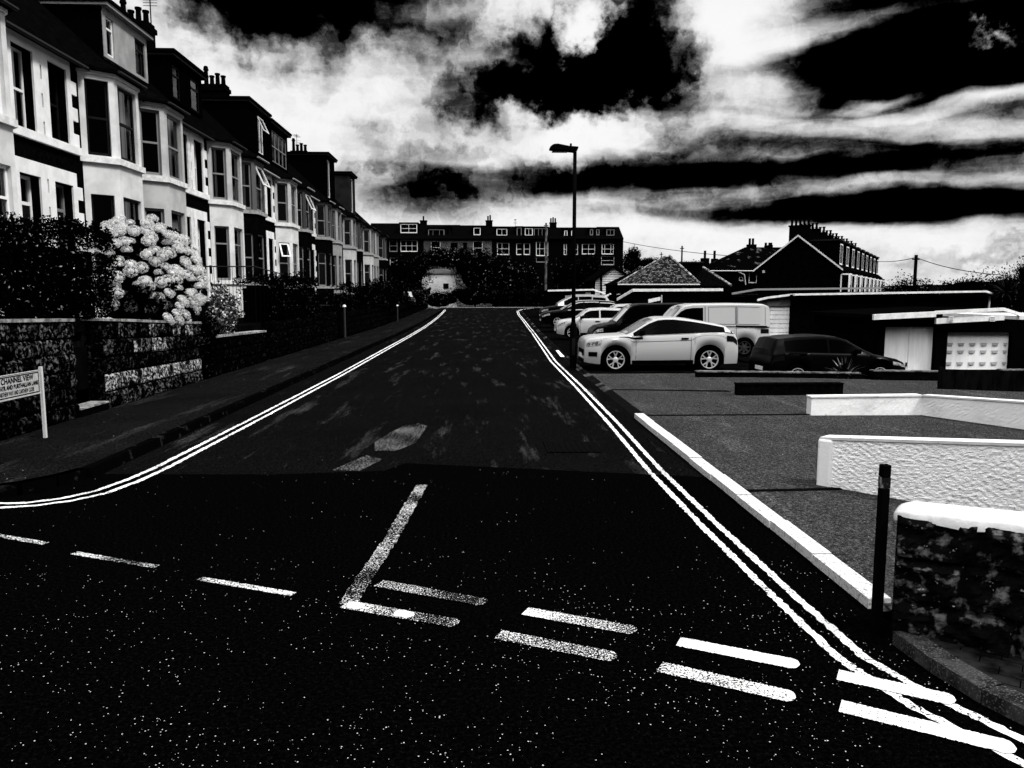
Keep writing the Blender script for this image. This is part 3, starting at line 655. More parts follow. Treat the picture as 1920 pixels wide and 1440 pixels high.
# ------------------------------------------------------------ garden walls, rough stone blocks
def stone_mat(name, lo, hi, k=.55, w=.12, rh=.29, bw=.48, ns=7.):
    """rock-faced blocks: the mortar joints and the broken faces are in the mesh; this gives the lichen mottling"""
    return mat(name, lo, .95, 0., c2=hi, ns=ns, nd_=9, lo=k, hi=k+w, bump=.015, bs=18, c3=lo, ns3=3.3, lo3=.48, hi3=.62)
def rough_wall(P, Q, zb0, zb1, zt0, zt1, thick, rh=.30, bl=.42, res=.03, amp=.05, seed=1, m=None, coping=None, name='garden_wall', label='', cat='wall', group=None, cap_m=None, tones=None, rowtone=None, jw=.014):
    """rock-faced wall from P to Q (front face, outward normal on the right-hand side of P->Q), with block relief"""
    P, Q = Vector((*P, 0)), Vector((*Q, 0)); d = (Q-P); L = d.length; d = d/L; nrm = Vector((d.y, -d.x, 0))
    root = thing(name, (P.x, P.y, 0), label, cat, group)
    r_ = random.Random(seed); nrow = max(1, round((max(zt0, zt1)-min(zb0, zb1))/rh))
    edges = []
    for k in range(nrow+2):
        x = -r_.uniform(0, bl); e = [x]
        while x < L+bl: x += bl*r_.uniform(.55, 1.5); e.append(x)
        edges.append(e)
    import bisect
    nx, nz = max(2, int(L/res)), max(2, int((zt0-zb0)/res)); vs = []
    for j in range(nz+1):
        for i in range(nx+1):
            s = L*i/nx; zb = zb0+(zb1-zb0)*s/L; zt = zt0+(zt1-zt0)*s/L; f = j/nz; z = zb+(zt-zb)*f
            rr = f*nrow; k = min(int(rr), nrow-1); fr = (rr-k)*rh; e = edges[k]; q = bisect.bisect(e, s)-1; dx = min(s-e[q], e[q+1]-s); dz = min(fr, rh-fr)
            dd = min(dx, dz); edge = min(1., max(0., dd-.006)/.035)
            hsh = math.sin(q*12.9+k*78.2+seed)*43758.5; hsh -= math.floor(hsh)
            o = amp*(edge*(.35+.5*hsh)+edge*.9*(mnoise.fractal(Vector((s*5, z*5, seed*7.)), .8, 2., 5))*.8)
            o = max(o, -.02)
            if i in (0, nx): o = 0
            vs.append(P+d*s+nrm*o+Vector((0, 0, z)))
    mb = MB(); mb.add(vs, [(j*(nx+1)+i, j*(nx+1)+i+1, (j+1)*(nx+1)+i+1, (j+1)*(nx+1)+i) for j in range(nz) for i in range(nx)]); nf = len(mb.f)
    # core behind the face
    def cor(s, back, z): return P+d*s-nrm*(thick if back else .001)+Vector((0, 0, z))
    c = [cor(0, 0, zb0), cor(L, 0, zb1), cor(L, 1, zb1), cor(0, 1, zb0), cor(0, 0, zt0), cor(L, 0, zt1), cor(L, 1, zt1), cor(0, 1, zt0)]
    mb.add(c, [(4, 5, 6, 7), (1, 2, 6, 5), (2, 3, 7, 6), (3, 0, 4, 7)])
    so_ = mb.build('stonework', m, root); tones = tones or [m]; so_.data.materials.append(black)
    for t_ in tones: so_.data.materials.append(t_)
    idx = []
    for j in range(nz):
        for i in range(nx):
            s = L*(i+.5)/nx; rr = (j+.5)/nz*nrow; k = min(int(rr), nrow-1); fr = (rr-k)*rh; e = edges[k]; q = bisect.bisect(e, s)-1; dd = min(s-e[q], e[q+1]-s, fr, rh-fr)
            hsh = abs(math.sin(q*12.9+k*37.2+seed)*4375.5) % 1.; tt = int(hsh*len(tones)) if rowtone is None or rowtone[k % len(rowtone)] is None else rowtone[k % len(rowtone)]
            idx.append(1 if dd < jw else 2+tt)
    idx += [0]*(len(so_.data.polygons)-nf); so_.data.polygons.foreach_set('material_index', idx)
    if coping:
        o_, h_ = coping; cp = MB(); s = -.03
        while s < L:
            l = min(r_.uniform(.7, 1.1), L+.03-s); zz = lambda t: zt0+(zt1-zt0)*max(0, min(1, t/L))
            e = r_.uniform(-.006, .006)
            A = [P+d*s+nrm*(o_+e), P+d*(s+l-.008)+nrm*(o_+e), P+d*(s+l-.008)-nrm*(thick+o_), P+d*s-nrm*(thick+o_)]
            za, zb_ = zz(s)+.002, zz(s+l)+.002
            cp.add([(A[0].x, A[0].y, za), (A[1].x, A[1].y, zb_), (A[2].x, A[2].y, zb_), (A[3].x, A[3].y, za),
                    (A[0].x, A[0].y, za+h_+e), (A[1].x, A[1].y, zb_+h_+e), (A[2].x, A[2].y, zb_+h_), (A[3].x, A[3].y, za+h_)],
                   [(0, 1, 5, 4), (1, 2, 6, 5), (2, 3, 7, 6), (3, 0, 4, 7), (4, 5, 6, 7), (3, 2, 1, 0)]); s += l
        cp.build('coping', cap_m, root)
    return root
cop = mat('weathered_coping', .10, .9, .0, c2=.30, ns=7, bump=.01, bs=20)
stA = stone_mat('lichened_stone', .0006, .12, .50, .14, ns=17.); stA2 = stone_mat('dark_lichened_stone', .0005, .05, .54, .14, ns=14.)
stB = stone_mat('pale_lichened_stone', .002, .42, .46, .14, ns=19.)
stC = stone_mat('darkest_stone', .0005, .018, .56, .14, ns=10.)  # darkest stone tone, used for the farther garden walls
def wallY(y0, y1, zt0, zt1, m, seed, label, x=-6.83, zb=.1, res=.03, rh=.30, cap=True, group='garden walls along the left pavement', nm='garden_wall', tones=None, rowtone=None):
    # outward normal must be +X: run from y0 to y1 (d=+Y -> right-hand side = +X)
    return rough_wall((x, y0), (x, y1), zb+gz(y0), zb+gz(y1), zt0, zt1, .3, rh=rh, res=res, seed=seed, m=m, coping=(.05, .05) if cap else None, cap_m=cop, label=label, group=group, name=nm, tones=tones, rowtone=rowtone)
wallY(8.6, 13.0, 1.83, 1.72, stA2, 3, 'mottled stone garden wall standing behind the street name sign', tones=[stA, stA2], rowtone=[1, 1, None, None, 0, 0])
wallY(14.0, 18.7, 1.70, 1.47, stA2, 5, 'pale lichened stone garden wall between the gate gap and the ivy, under the hydrangea', tones=[stA, stA2, stB], rowtone=[0, 2, 1, None, None])
wallY(18.72, 24.2, 1.10, 1.02, stC, 8, 'dark low stone wall just past the hydrangea bush', res=.05)
wallY(24.9, 31.0, 1.30, 1.25, stC, 9, 'dark stone wall in front of the railings', res=.06, cap=False)
wallY(31.2, 36.0, 1.45, 1.4, stC, 10, 'dark stone wall ending at the white capped post', res=.08, cap=False)
wallY(36.9, 55, 1.35, 1.35, stC, 11, 'long dark garden wall beyond the white capped post', res=.14, cap=False)
wallY(56, 94, 1.45, 1.9, stC, 12, 'farthest dark garden wall running up to the junction', res=.25, cap=False)
s = thing('garden_steps', (-7.0, 13.5, 0), 'pale stone doorstep in the gap between the two near garden walls', 'steps')
b = MB(); b.box(-7.1, -6.78, 13.02, 13.98, .1, .235); b.build('step_block', mat('dark_step', .001, .9, 0), s); b = MB(); b.box(-7.1, -6.77, 13.02, 13.98, .237, .262); b.build('tread', cop, s)
b = MB(); b.box(-7.5, -7.12, 13.02, 13.98, .1, .5); b.box(-7.9, -7.52, 13.02, 13.98, .1, .74); b.build('riser', mat('dark_step', .001, .9, 0), s)
gt = thing('garden_gate', (-7.2, 13.5, .26), 'dark timber gate closed across the gap in the garden wall', 'gate')
b = MB()
for i in range(8): b.box(-7.22, -7.19, 13.04+.117*i, 13.14+.117*i, .32, 1.5)
b.build('boards', black, gt)
b = MB(); b.box(-7.19, -7.15, 13.03, 13.97, .5, .6); b.box(-7.19, -7.15, 13.03, 13.97, 1.25, 1.35); b.build('rail', wood_d, gt)

# ------------------------------------------------------------ foliage
def leafmesh(name, pts, size, rng, asp=2.0, up=None):
    """one diamond leaf per point, random orientation"""
    n = len(pts); d = rng.normal(size=(n, 3)); d /= np.linalg.norm(d, axis=1)[:, None]
    if up is not None: d = d*(1-up)+np.array([0, 0, up]); d /= np.linalg.norm(d, axis=1)[:, None]
    e = rng.normal(size=(n, 3)); e -= d*(e*d).sum(1)[:, None]; e /= np.linalg.norm(e, axis=1)[:, None]
    s = size*rng.uniform(.6, 1.3, n)[:, None]
    a = pts-d*s*.5; b = pts+e*s*.5/asp; c = pts+d*s*.5; f = pts-e*s*.5/asp
    v = np.stack([a, b, c, f], 1).reshape(-1, 3)
    me = bpy.data.meshes.new(name); me.vertices.add(4*n); me.vertices.foreach_set('co', v.astype(np.float32).ravel())
    me.loops.add(4*n); me.loops.foreach_set('vertex_index', np.arange(4*n, dtype=np.int32))
    me.polygons.add(n); me.polygons.foreach_set('loop_start', np.arange(0, 4*n, 4, dtype=np.int32)); me.polygons.foreach_set('loop_total', np.full(n, 4, dtype=np.int32))
    me.update(calc_edges=True); me.validate(); return me
def add_leaves(name, pts, size, m, parent, seed=1, asp=2., up=None):
    pts = np.array(pts); rng = np.random.default_rng(seed); off = np.array(parent.location) if parent is not None else np.zeros(3)
    me = leafmesh(name, pts-off, size, rng, asp, up); me.materials.append(m)
    o = bpy.data.objects.new(name, me); col.objects.link(o); o.parent = parent; return o
def ell_pts(c, r, n, rng, shell=.55, lump=.25):
    d = rng.normal(size=(n, 3)); d /= np.linalg.norm(d, axis=1)[:, None]
    k = rng.uniform(shell, 1., n)**.6
    L = np.array([mnoise.noise(Vector(x*2.3)+Vector((c[0], c[1], c[2]))) for x in d])
    k = k*(1+lump*2*L)
    return np.array(c)+d*np.array(r)*k[:, None]
hedge_m = leaf_mat('dark_hedge_leaf_glints', .0006, .40, .03, .9, .0)  # a few leaves coloured pale to imitate glints
leaf_d = leaf_mat('dark_leaf', .0006, .05, .06, .9, .0)
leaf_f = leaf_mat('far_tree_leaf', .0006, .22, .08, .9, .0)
leaf_g = leaf_mat('grey_green_leaf', .02, .5, .25, .6, .1)
bark = mat('bark', .001, .95, 0)
def hedge(x0, x1, y0, y1, z0, z1, n, size, label, seed, m=hedge_m, lump=.22, base=None):
    rng = np.random.default_rng(seed); root = thing('hedge', ((x0+x1)/2, (y0+y1)/2, z0), label, 'hedge')
    u = rng.uniform(size=(n, 3)); face = rng.uniform(size=n)
    p = np.array([x0, y0, z0])+u*np.array([x1-x0, y1-y0, z1-z0])
    # most leaves near the street side and the top
    k = face < .6; p[k, 0] = x1-np.abs(rng.normal(0, .09, k.sum())); k = (face >= .6) & (face < .85); p[k, 2] = z1-np.abs(rng.normal(0, .10, k.sum()))
    ln = np.array([mnoise.noise(Vector((q[1]*1.3, q[0]*1.3, q[2]*1.4+seed))) for q in p])
    ln2 = np.array([mnoise.noise(Vector((q[1]*7., q[0]*5, seed*3.))) for q in p])
    p[:, 0] += ln*lump*(x1-x0 > .5); p[:, 2] += np.where(p[:, 2] > z1-.4, ln*lump+np.maximum(ln2, 0)*.22, 0)
    add_leaves('foliage', p, size, m, root, seed)
    b = MB(); b.box(x0+.2, x1-.3, y0+.25, y1-.25, z0, z1-.35); b.build('black_hedge_core', black, root)  # solid black box added inside the leaves, darkens the gaps
    return root
hedge(-9.2, -6.95, 8.4, 14.9, 1.75, 3.30, 60000, .055, 'tall dense dark hedge with glints painted on its leaves above the near garden walls', 1)
hedge(-8.3, -7.0, 26.0, 32.5, 1.2, 2.75, 12000, .09, 'dark rounded hedge behind the railings past the hydrangea', 2, leaf_d, .5)
hedge(-9.2, -7.0, 33.5, 43.0, 1.2, 2.05, 9000, .11, 'low dark hedge between the two halves of the left garden row', 3, leaf_d, .4)
hedge(-9.0, -6.9, 44.5, 58.0, 1.2, 2.55, 12000, .14, 'bushy dark hedge in front of the pale bays of the left row', 4, leaf_d, .6)
hedge(-9.0, -6.9, 59, 70, 1.2, 3.1, 10000, .16, 'tall uneven dark hedge near the car roof at the far left', 5, leaf_d, .7)
hedge(-9.0, -6.6, 79, 94, 1.2, 2.6, 10000, .17, 'flowering dark hedge at the far corner by the white outbuilding', 6, leaf_f, .6)

# hydrangea: leafy dome with mop-head flowers
def petals():
    """one mop-head: a few hundred little petals over a dark ball"""
    mb = MB(); r_ = random.Random(5); n = 420
    for i in range(n):
        z = 1-2*(i+.5)/n
        if z < -.5: continue
        t = i*2.39996+r_.uniform(-.5, .5); z = max(-.6, min(1, z+r_.uniform(-.12, .12))); q = math.sqrt(max(0, 1-z*z)); d = Vector((q*math.cos(t), q*math.sin(t), z*.8)); d = d*r_.uniform(.84, 1.08)
        nrm = (d+Vector((r_.uniform(-.7, .7), r_.uniform(-.7, .7), r_.uniform(-.4, .6)))).normalized(); a = nrm.orthogonal().normalized(); b = nrm.cross(a); w = r_.uniform(.06, .095); ph = r_.uniform(0, 1.5)
        for k in range(2):
            c, s_ = math.cos(ph+k*1.57), math.sin(ph+k*1.57); u = a*c+b*s_; v = b*c-a*s_
            mb.quad(d+u*w*1.3+nrm*.03, d+v*w*.45, d-u*w*1.3+nrm*.03, d-v*w*.45)
    mb.ball((0, 0, -.05), (.5, .5, .42), 8, 6)
    return mb
pet_m = leaf_mat('hydrangea_petal', .35, .98, .9, .9, .0)
pet_mesh = petals().mesh('flower_head', pet_m)
HC = Vector((-8.3, 19.3, 2.62)); HR = Vector((1.15, 2.0, 1.38))
hy = thing('hydrangea_bush', (HC.x, HC.y, 1.3), 'big round hydrangea covered in pale mophead flowers, leaning over the garden wall', 'bush')
rng = np.random.default_rng(11)
add_leaves('foliage', np.concatenate([ell_pts(HC, HR*.90, 17000, rng, .6, .10), ell_pts((-7.6, 18.6, 2.0), (.6, 1.3, .8), 7000, rng, .5, .2)]), .13, leaf_mat('hydrangea_leaf', .0006, .04, .05, .9, .0), hy, 2, 1.6)
core = MB(); core.ball(HC, HR*.72, 14, 9); core.build('black_core', black, hy)  # black ball added inside the bush, keeps gaps between leaves dark
cnt = 0; placed = []
r_ = random.Random(23)
def head(p, d, sc_):
    global cnt
    placed.append(p); o = bpy.data.objects.new('flower_head', pet_mesh); col.objects.link(o); o.parent = hy
    o.location = p-Vector(hy.location); o.scale = (sc_*r_.uniform(.9, 1.15), sc_, sc_*.9)
    nn = (d+Vector((0, 0, .8))).normalized(); o.rotation_euler = nn.to_track_quat('Z', 'Y').to_euler(); cnt += 1
for p in ((-6.75, 17.2, 1.75), (-6.8, 17.45, 1.60), (-6.75, 17.7, 1.72), (-6.8, 17.5, 1.9), (-6.75, 16.7, 1.68), (-6.8, 16.9, 1.62), (-6.9, 17.9, 2.05), (-6.95, 18.2, 1.98), (-6.9, 17.2, 2.2)): head(Vector(p), Vector((1, 0, 0)), .115)
for tries in range(20000):
    if cnt >= 100: break
    th = math.acos(r_.uniform(-.55, .97)); ph = r_.uniform(-2.6, .5)
    d = Vector((math.sin(th)*math.cos(ph), math.sin(th)*math.sin(ph), math.cos(th)))
    if d.x*.39-d.y*.92 < -.12: continue
    if d.z < -.1 and r_.random() < .5: continue
    if mnoise.noise(d*2.4+Vector((3, 1, 7))) < -.30: continue
    p = HC+Vector((d.x*HR.x, d.y*HR.y, d.z*HR.z))*r_.uniform(.92, 1.06)
    if d.z < .25: p += Vector((.30, -.22, 0))*(min(1, (.25-d.z)*2.5))
    if any((p-q).length < .225 for q in placed): continue
    head(p, d, r_.uniform(.115, .155))
_src = petals(); _v = np.array([tuple(v) for v in _src.v]); VV = []; FF = []
for tries in range(9000):
    if len(VV) >= 55: break
    th = math.acos(r_.uniform(-.6, .97)); ph = r_.uniform(-2.6, .5)
    d = Vector((math.sin(th)*math.cos(ph), math.sin(th)*math.sin(ph), math.cos(th)))
    if d.x*.39-d.y*.92 < -.12: continue
    p = HC+Vector((d.x*HR.x, d.y*HR.y, d.z*HR.z))*r_.uniform(.86, 1.0)
    if d.z < .25: p += Vector((.30, -.22, 0))*(min(1, (.25-d.z)*2.5))
    if any((p-q).length < .17 for q in placed): continue
    placed.append(p); VV.append(_v*np.array([1, 1, .9])*r_.uniform(.10, .135)+np.array(p-Vector(hy.location)))
me = bpy.data.meshes.new('small_flower_heads'); nn_ = len(_v)
me.from_pydata(np.concatenate(VV).tolist(), [], [tuple(i+k*nn_ for i in f) for k in range(len(VV)) for f in _src.f]); me.materials.append(pet_m)
o = bpy.data.objects.new('small_flower_heads', me); col.objects.link(o); o.parent = hy; o['kind'] = 'stuff'
hy2 = thing('hydrangea_bush', (-7.15, 9.35, 1.7), 'pale mophead flowers poking in at the left edge above the wall', 'bush')
for k, (x, y, z) in enumerate(((-6.95, 10.55, 2.62), (-7.0, 10.45, 2.86), (-6.95, 10.2, 2.4), (-7.05, 10.2, 2.7), (-7.0, 9.9, 2.55), (-6.9, 9.95, 2.8))):
    o = bpy.data.objects.new('flower_head', pet_mesh); col.objects.link(o); o.parent = hy2; o.location = Vector((x, y, z))-Vector(hy2.location); o.scale = (.13,)*3; o.rotation_euler = (.3, .6, k)
add_leaves('foliage', ell_pts((-7.2, 9.7, 2.5), (.3, .8, .5), 1500, rng), .1, MATS['hydrangea_leaf'], hy2, 3)
ty = thing('shrub', (-7.3, 22.0, 1.0), 'light feathery shrub tumbling down beside the right of the hydrangea', 'shrub')
add_leaves('foliage', np.concatenate([ell_pts((-7.0, 21.0, 1.75), (.36, .8, .72), 3300, rng, .3, .3)]), .10, leaf_mat('feathery_leaf', .01, .6, .45, .7, .05), ty, 4)
b = MB(); b.tube([(-7.2, 21, 1.0), (-7.1, 21.0, 1.9)], .04, 6); b.build('stem', bark, ty)
iv = thing('ivy', (-6.75, 18.9, .3), 'dark ivy clinging to the end of the lichened garden wall', 'climbing plant')
add_leaves('foliage', ell_pts((-6.78, 19.1, 1.0), (.14, .55, .85), 2500, rng, .2, .3), .09, leaf_d, iv, 5)

# railings on the left
def railing(pts, h, label, nsp, posts=None):
    o = thing('garden_railing', (*pts[0][:2], pts[0][2]), label, 'railing', 'railings in the left front gardens')
    b = MB(); b.tube([(p[0], p[1], p[2]+h) for p in pts], .022, 6); b.build('handrail', gutter_m, o)
    for i, p in enumerate(pts): b = MB(); b.tube([p, (p[0], p[1], p[2]+h)], .025, 6); b.build('post', iron, o)
    b = MB()
    for i in range(len(pts)-1):
        for k in range(1, nsp):
            q = Vector(pts[i]).lerp(Vector(pts[i+1]), k/nsp); b.tube([q, q+Vector((0, 0, h))], .008, 4, caps=False)
    b.build('bars', iron, o)
railing([(-8.8, 24.6, 1.2), (-7.2, 24.6, 1.2), (-7.2, 31.5, .9)], 1.85, 'thin metal railing stepping down above the dark wall', 14)
railing([(-7.0, 31.2, 1.4), (-7.0, 36.0, 1.35)], .35, 'low metal rail along the wall before the white capped post', 24)
def street_post(x, y, h, label, white=True):
    o = thing('marker_post', (x, y, gz(y)+.1), label, 'post', 'short posts by the left pavement')
    b = MB(); b.cyl(x, y, gz(y)+.1, gz(y)+h, .05, 10); b.build('shaft', mat('post_grey_metal', .02, .5, .2), o)
    b = MB(); b.cyl(x, y, gz(y)+h, gz(y)+h+.1, .085, 10, .06); b.build('cap', frame_w, o)
    b = MB(); b.cyl(x, y, gz(y)+.1, gz(y)+.2, .075, 10); b.build('collar', gutter_m, o)
street_post(-6.55, 36.4, 1.62, 'grey metal post with white cap against the dark garden wall')
street_post(-6.5, 58, 1.3, 'thin pale post far along the left pavement')

# ------------------------------------------------------------ street name sign
sg = thing('street_name_sign', (-6.34, 10.4, .11), 'white street name sign on a pale post in front of the stone wall', 'sign')
b = MB(); b.box(-6.36, -6.32, 11.14, 11.18, .1, 1.14); b.build('post', mat('sign_post_paint', .5, .6, .0), sg)
b = MB(); b.box(-6.37, -6.31, 9.2, 9.27, .1, 1.14); b.build('post', MATS['sign_post_paint'], sg)
sgm = mat('sign_white', .40, .6, .0, c2=.33, ns=10)
b = MB(); b.box(-6.345, -6.325, 9.30, 11.10, .775, 1.095); bd = b.build('board', sgm, sg)
b = MB()
for z0, z1 in ((1.065, 1.078), (.792, .805)): b.box(-6.323, -6.3215, 9.33, 11.07, z0, z1)
b.box(-6.323, -6.3215, 11.057, 11.07, .805, 1.065); b.build('border', black, bd)
b = MB(); b.box(-6.348, -6.318, 9.30, 11.10, 1.0955, 1.102); b.box(-6.348, -6.318, 9.30, 11.10, .766, .7745); b.build('edge_strip', MATS['sign_white'], bd)
def text(body, yend, z, cap, width, m, parent, off=.0):
    cu = bpy.data.curves.new('lettering', 'FONT'); cu.body = body; cu.size = 1.; cu.align_x = 'LEFT'; cu.offset = off
    to = bpy.data.objects.new('tmp', cu); col.objects.link(to); dg = bpy.context.evaluated_depsgraph_get(); dg.update()
    me = bpy.data.meshes.new_from_object(to.evaluated_get(dg)); bpy.data.objects.remove(to)
    xs = [v.co.x for v in me.vertices]; ys_ = [v.co.y for v in me.vertices]; w0, w1, h1 = min(xs), max(xs), max(ys_); k = width/(w1-w0)
    for v in me.vertices: x, y = v.co.x, v.co.y; v.co = (0, yend-sg.location.y-(w1-x)*k, z-sg.location.z+y*cap/h1)
    me.materials.clear(); me.materials.append(m); o = bpy.data.objects.new('lettering', me); col.objects.link(o); o.parent = parent
    for v in me.vertices: v.co.x = -6.3200-sg.location.x
    return o
text('CHANNEL VIEW', 10.94, .985, .075, .73, black, bd, .022)
text('LEADING TO AYR AND BURTHALLAN LANE', 11.045, .905, .058, 1.25, black, bd, .035)
text('CARTHEW WAY AND CARTHEW CLOSE', 10.94, .825, .056, .80, black, bd, .018)

# ------------------------------------------------------------ lamp post
lp = thing('street_lamp', (2.62, 22.6, 0), 'tall dark lamp post with a flat lantern reaching over the road', 'street lamp')
lx, ly = 2.62, 22.6
b = MB(); b.cyl(lx, ly, .0, 1.25, .10, 14); b.cyl(lx, ly, 1.25, 1.38, .10, 14, .06); b.build('base', iron, lp, smooth=False)
b = MB(); b.tube([(lx, ly, 1.3), (lx, ly, 6.25)], .062, 12, .052); b.build('column', iron, lp, smooth=True)
b = MB(); prof = [(.10, 6.38), (-.18, 6.40), (-.5, 6.46), (-.62, 6.45), (-.72, 6.38), (-.75, 6.30), (-.70, 6.285), (-.1, 6.24), (.03, 6.22), (.06, 6.28)]
b.extr([(lx+x, z) for x, z in prof], 'y', ly-.13, ly+.13); hd = b.build('lantern', iron, lp, bevel=.03)
b = MB(); b.box(lx-.66, lx-.22, ly-.1, ly+.1, 6.235, 6.262); b.build('lens', mat('lamp_lens', .002, .3, .1), hd)
b = MB(); b.cyl(lx-.12, ly, 6.39, 6.48, .03, 8); b.build('photocell', iron, hd)
b = MB(); b.box(lx-.05, lx+.05, ly-.104, ly-.085, .4, .9); b.build('access_door', mat('lamp_door', .002, .6, .1), lp)

# ============================================================ RIGHT FOREGROUND
wp = mat('whitewashed_render', .92, .9, .0, c2=.80, ns=2.2, lo=.45, hi=.75, bump=.012, bs=70, c3=.12, ns3=16, lo3=.72, hi3=.76)
wps = mat('smooth_whitewash', .80, .9, .03, c2=.55, ns=1.6, lo=.5, hi=.8, bump=.004, bs=40, c3=.25, ns3=6, lo3=.70, hi3=.85)
wpt = mat('whitewashed_top', .62, .9, .0, c2=.5, ns=4, c3=.2, ns3=14, lo3=.70, hi3=.74)
def wave_wall(root, name, P, Q, z0, z1, h0, h1, th, m, amp, res=.045, endcap=True):
    """rendered wall with trowelled relief; front face on the right of P->Q"""
    P, Q = Vector((*P, 0)), Vector((*Q, 0)); d = Q-P; L = d.length; d /= L; n_ = Vector((d.y, -d.x, 0)); nx = int(L/res); nz = max(3, int(max(h0-z0, h1-z1)/res)); vs = []
    for j in range(nz+1):
        for i in range(nx+1):
            s = L*i/nx; zb = z0+(z1-z0)*i/nx; zt = h0+(h1-h0)*i/nx; z = zb+(zt-zb)*j/nz
            o = amp*mnoise.fractal(Vector((s*20, z*34, 3)), .8, 2, 4) if 0 < j < nz and i else 0
            vs.append(P+d*s+n_*o+Vector((0, 0, z)))
    b = MB(); b.add(vs, [(j*(nx+1)+i, j*(nx+1)+i+1, (j+1)*(nx+1)+i+1, (j+1)*(nx+1)+i) for j in range(nz) for i in range(nx)])
    q = lambda s, bk, z: P+d*s-n_*(th if bk else 0)+Vector((0, 0, z))
    b.add([q(0, 0, z0), q(0, 1, z0), q(0, 1, h0), q(0, 0, h0), q(L, 0, z1), q(L, 1, z1), q(L, 1, h1), q(L, 0, h1)], [(0, 3, 2, 1), (4, 5, 6, 7), (1, 2, 6, 5), (3, 7, 6, 2)])
    b.build(name, m, root)
    c = MB(); o_ = .012
    A = [P-d*o_+n_*o_, Q+n_*o_, Q-n_*(th+o_), P-d*o_-n_*(th+o_)]; Z = [h0, h1, h1, h0]
    c.add([(A[i].x, A[i].y, Z[i]+.002) for i in range(4)]+[(A[i].x, A[i].y, Z[i]+.03) for i in range(4)], [(0, 1, 5, 4), (1, 2, 6, 5), (2, 3, 7, 6), (3, 0, 4, 7), (4, 5, 6, 7)])
    return c.build('top_edge', wpt, root)
w1 = thing('rendered_wall', (3.75, 8.31, 0), 'rough whitewashed low wall standing nearest behind the stone wall', 'wall')
wave_wall(w1, 'render', (3.75, 8.31), (6.4, 5.25), .0, .0, .55, .98, .2, wp, .008, .016)
b = MB(); d = Vector((2.65, -3.06, 0)).normalized(); n_ = Vector((d.y, -d.x, 0)); P = Vector((3.75, 8.31, 0)); A = [P-d*.03+n_*.03, P+d*.14+n_*.03, P+d*.14-n_*.23, P-d*.03-n_*.23]
b.prism([(v.x, v.y) for v in A], -.02, .57); b.build('end_pier', wps, w1, bevel=.03)
w2 = thing('rendered_wall', (5.77, 13.25, 0), 'smooth white L shaped low wall between the forecourts', 'wall')
wave_wall(w2, 'render', (5.77, 13.25), (7.75, 13.22), .0, .0, .35, .37, .2, wps, .003)
wave_wall(w2, 'return_render', (7.75, 13.22), (10.1, 8.75), .0, .0, .37, .62, .2, wps, .003)

# stone wall with a round white coping, and the post beside it
def capwall():
    P, Q = (2.55, 4.54), (7.2, 1.0)
    root = rough_wall(P, Q, .0, .0, .80, 1.06, .28, rh=.34, bl=.6, res=.02, amp=.085, seed=14, jw=.0, m=mat('dark_rubble_stone', .0025, .9, .0, c2=.10, ns=9, nd_=9, lo=.54, hi=.66, bump=.025, bs=16, c3=.3, ns3=26, lo3=.70, hi3=.74), label='dark rubble stone wall with a rounded white coping, bottom right corner')
    P, Q = Vector((*P, 0)), Vector((*Q, 0)); d = (Q-P).normalized(); n_ = Vector((d.y, -d.x, 0)); L = (Q-P).length; b = MB(); ns = 90; na = 12; vs = []
    for i in range(ns+1):
        s = -.03+(L+.03)*(i/ns)**1.6; z = .80+(.26)*s/L; k = min(1, math.sqrt(max(0, 1-(1-min(1, (s+.03)/.13))**2)))
        for j in range(na+1):
            t = math.pi*j/na; w = .160*(.55+.45*k); hh = .055*k*(1+.12*mnoise.noise(Vector((s*3, j*.3, 0))))
            y = -math.cos(t)*w; zz = math.sin(t)**.7*hh if 0 < j < na else 0
            dr = .022*mnoise.noise(Vector((s*4, 7, 1))) if j in (0,) else 0
            p = P+d*s-n_*(.14+y)+Vector((0, 0, z+zz-.005+dr-(.03 if j in (0, na) else 0))); vs.append(p)
    b.add(vs, [(i*(na+1)+j, i*(na+1)+j+1, (i+1)*(na+1)+j+1, (i+1)*(na+1)+j) for i in range(ns) for j in range(na)])
    b.add([vs[j] for j in range(na+1)], [tuple(range(na+1))])
    b.build('coping', mat('thick_whitewash', .56, .9, .0, c2=.42, ns=5, bump=.006, bs=20), root, smooth=True)
capwall()
po = thing('timber_post', (2.50, 4.62, 0), 'dark square timber post with a scuffed band, against the end of the stone wall', 'post')
b = MB(); b.box(2.475, 2.530, 4.60, 4.655, 0, .95); b.build('shaft', iron, po, bevel=.006)
b = MB(); b.box(2.476, 2.529, 4.601, 4.654, .952, 1.02); b.build('scuffed_band', mat('scuffed_paint', .004, .7, .05, c2=.25, ns=14, lo=.5, hi=.6), po)
b = MB(); b.box(2.475, 2.530, 4.60, 4.655, 1.022, 1.10); b.build('head', iron, po, bevel=.006)

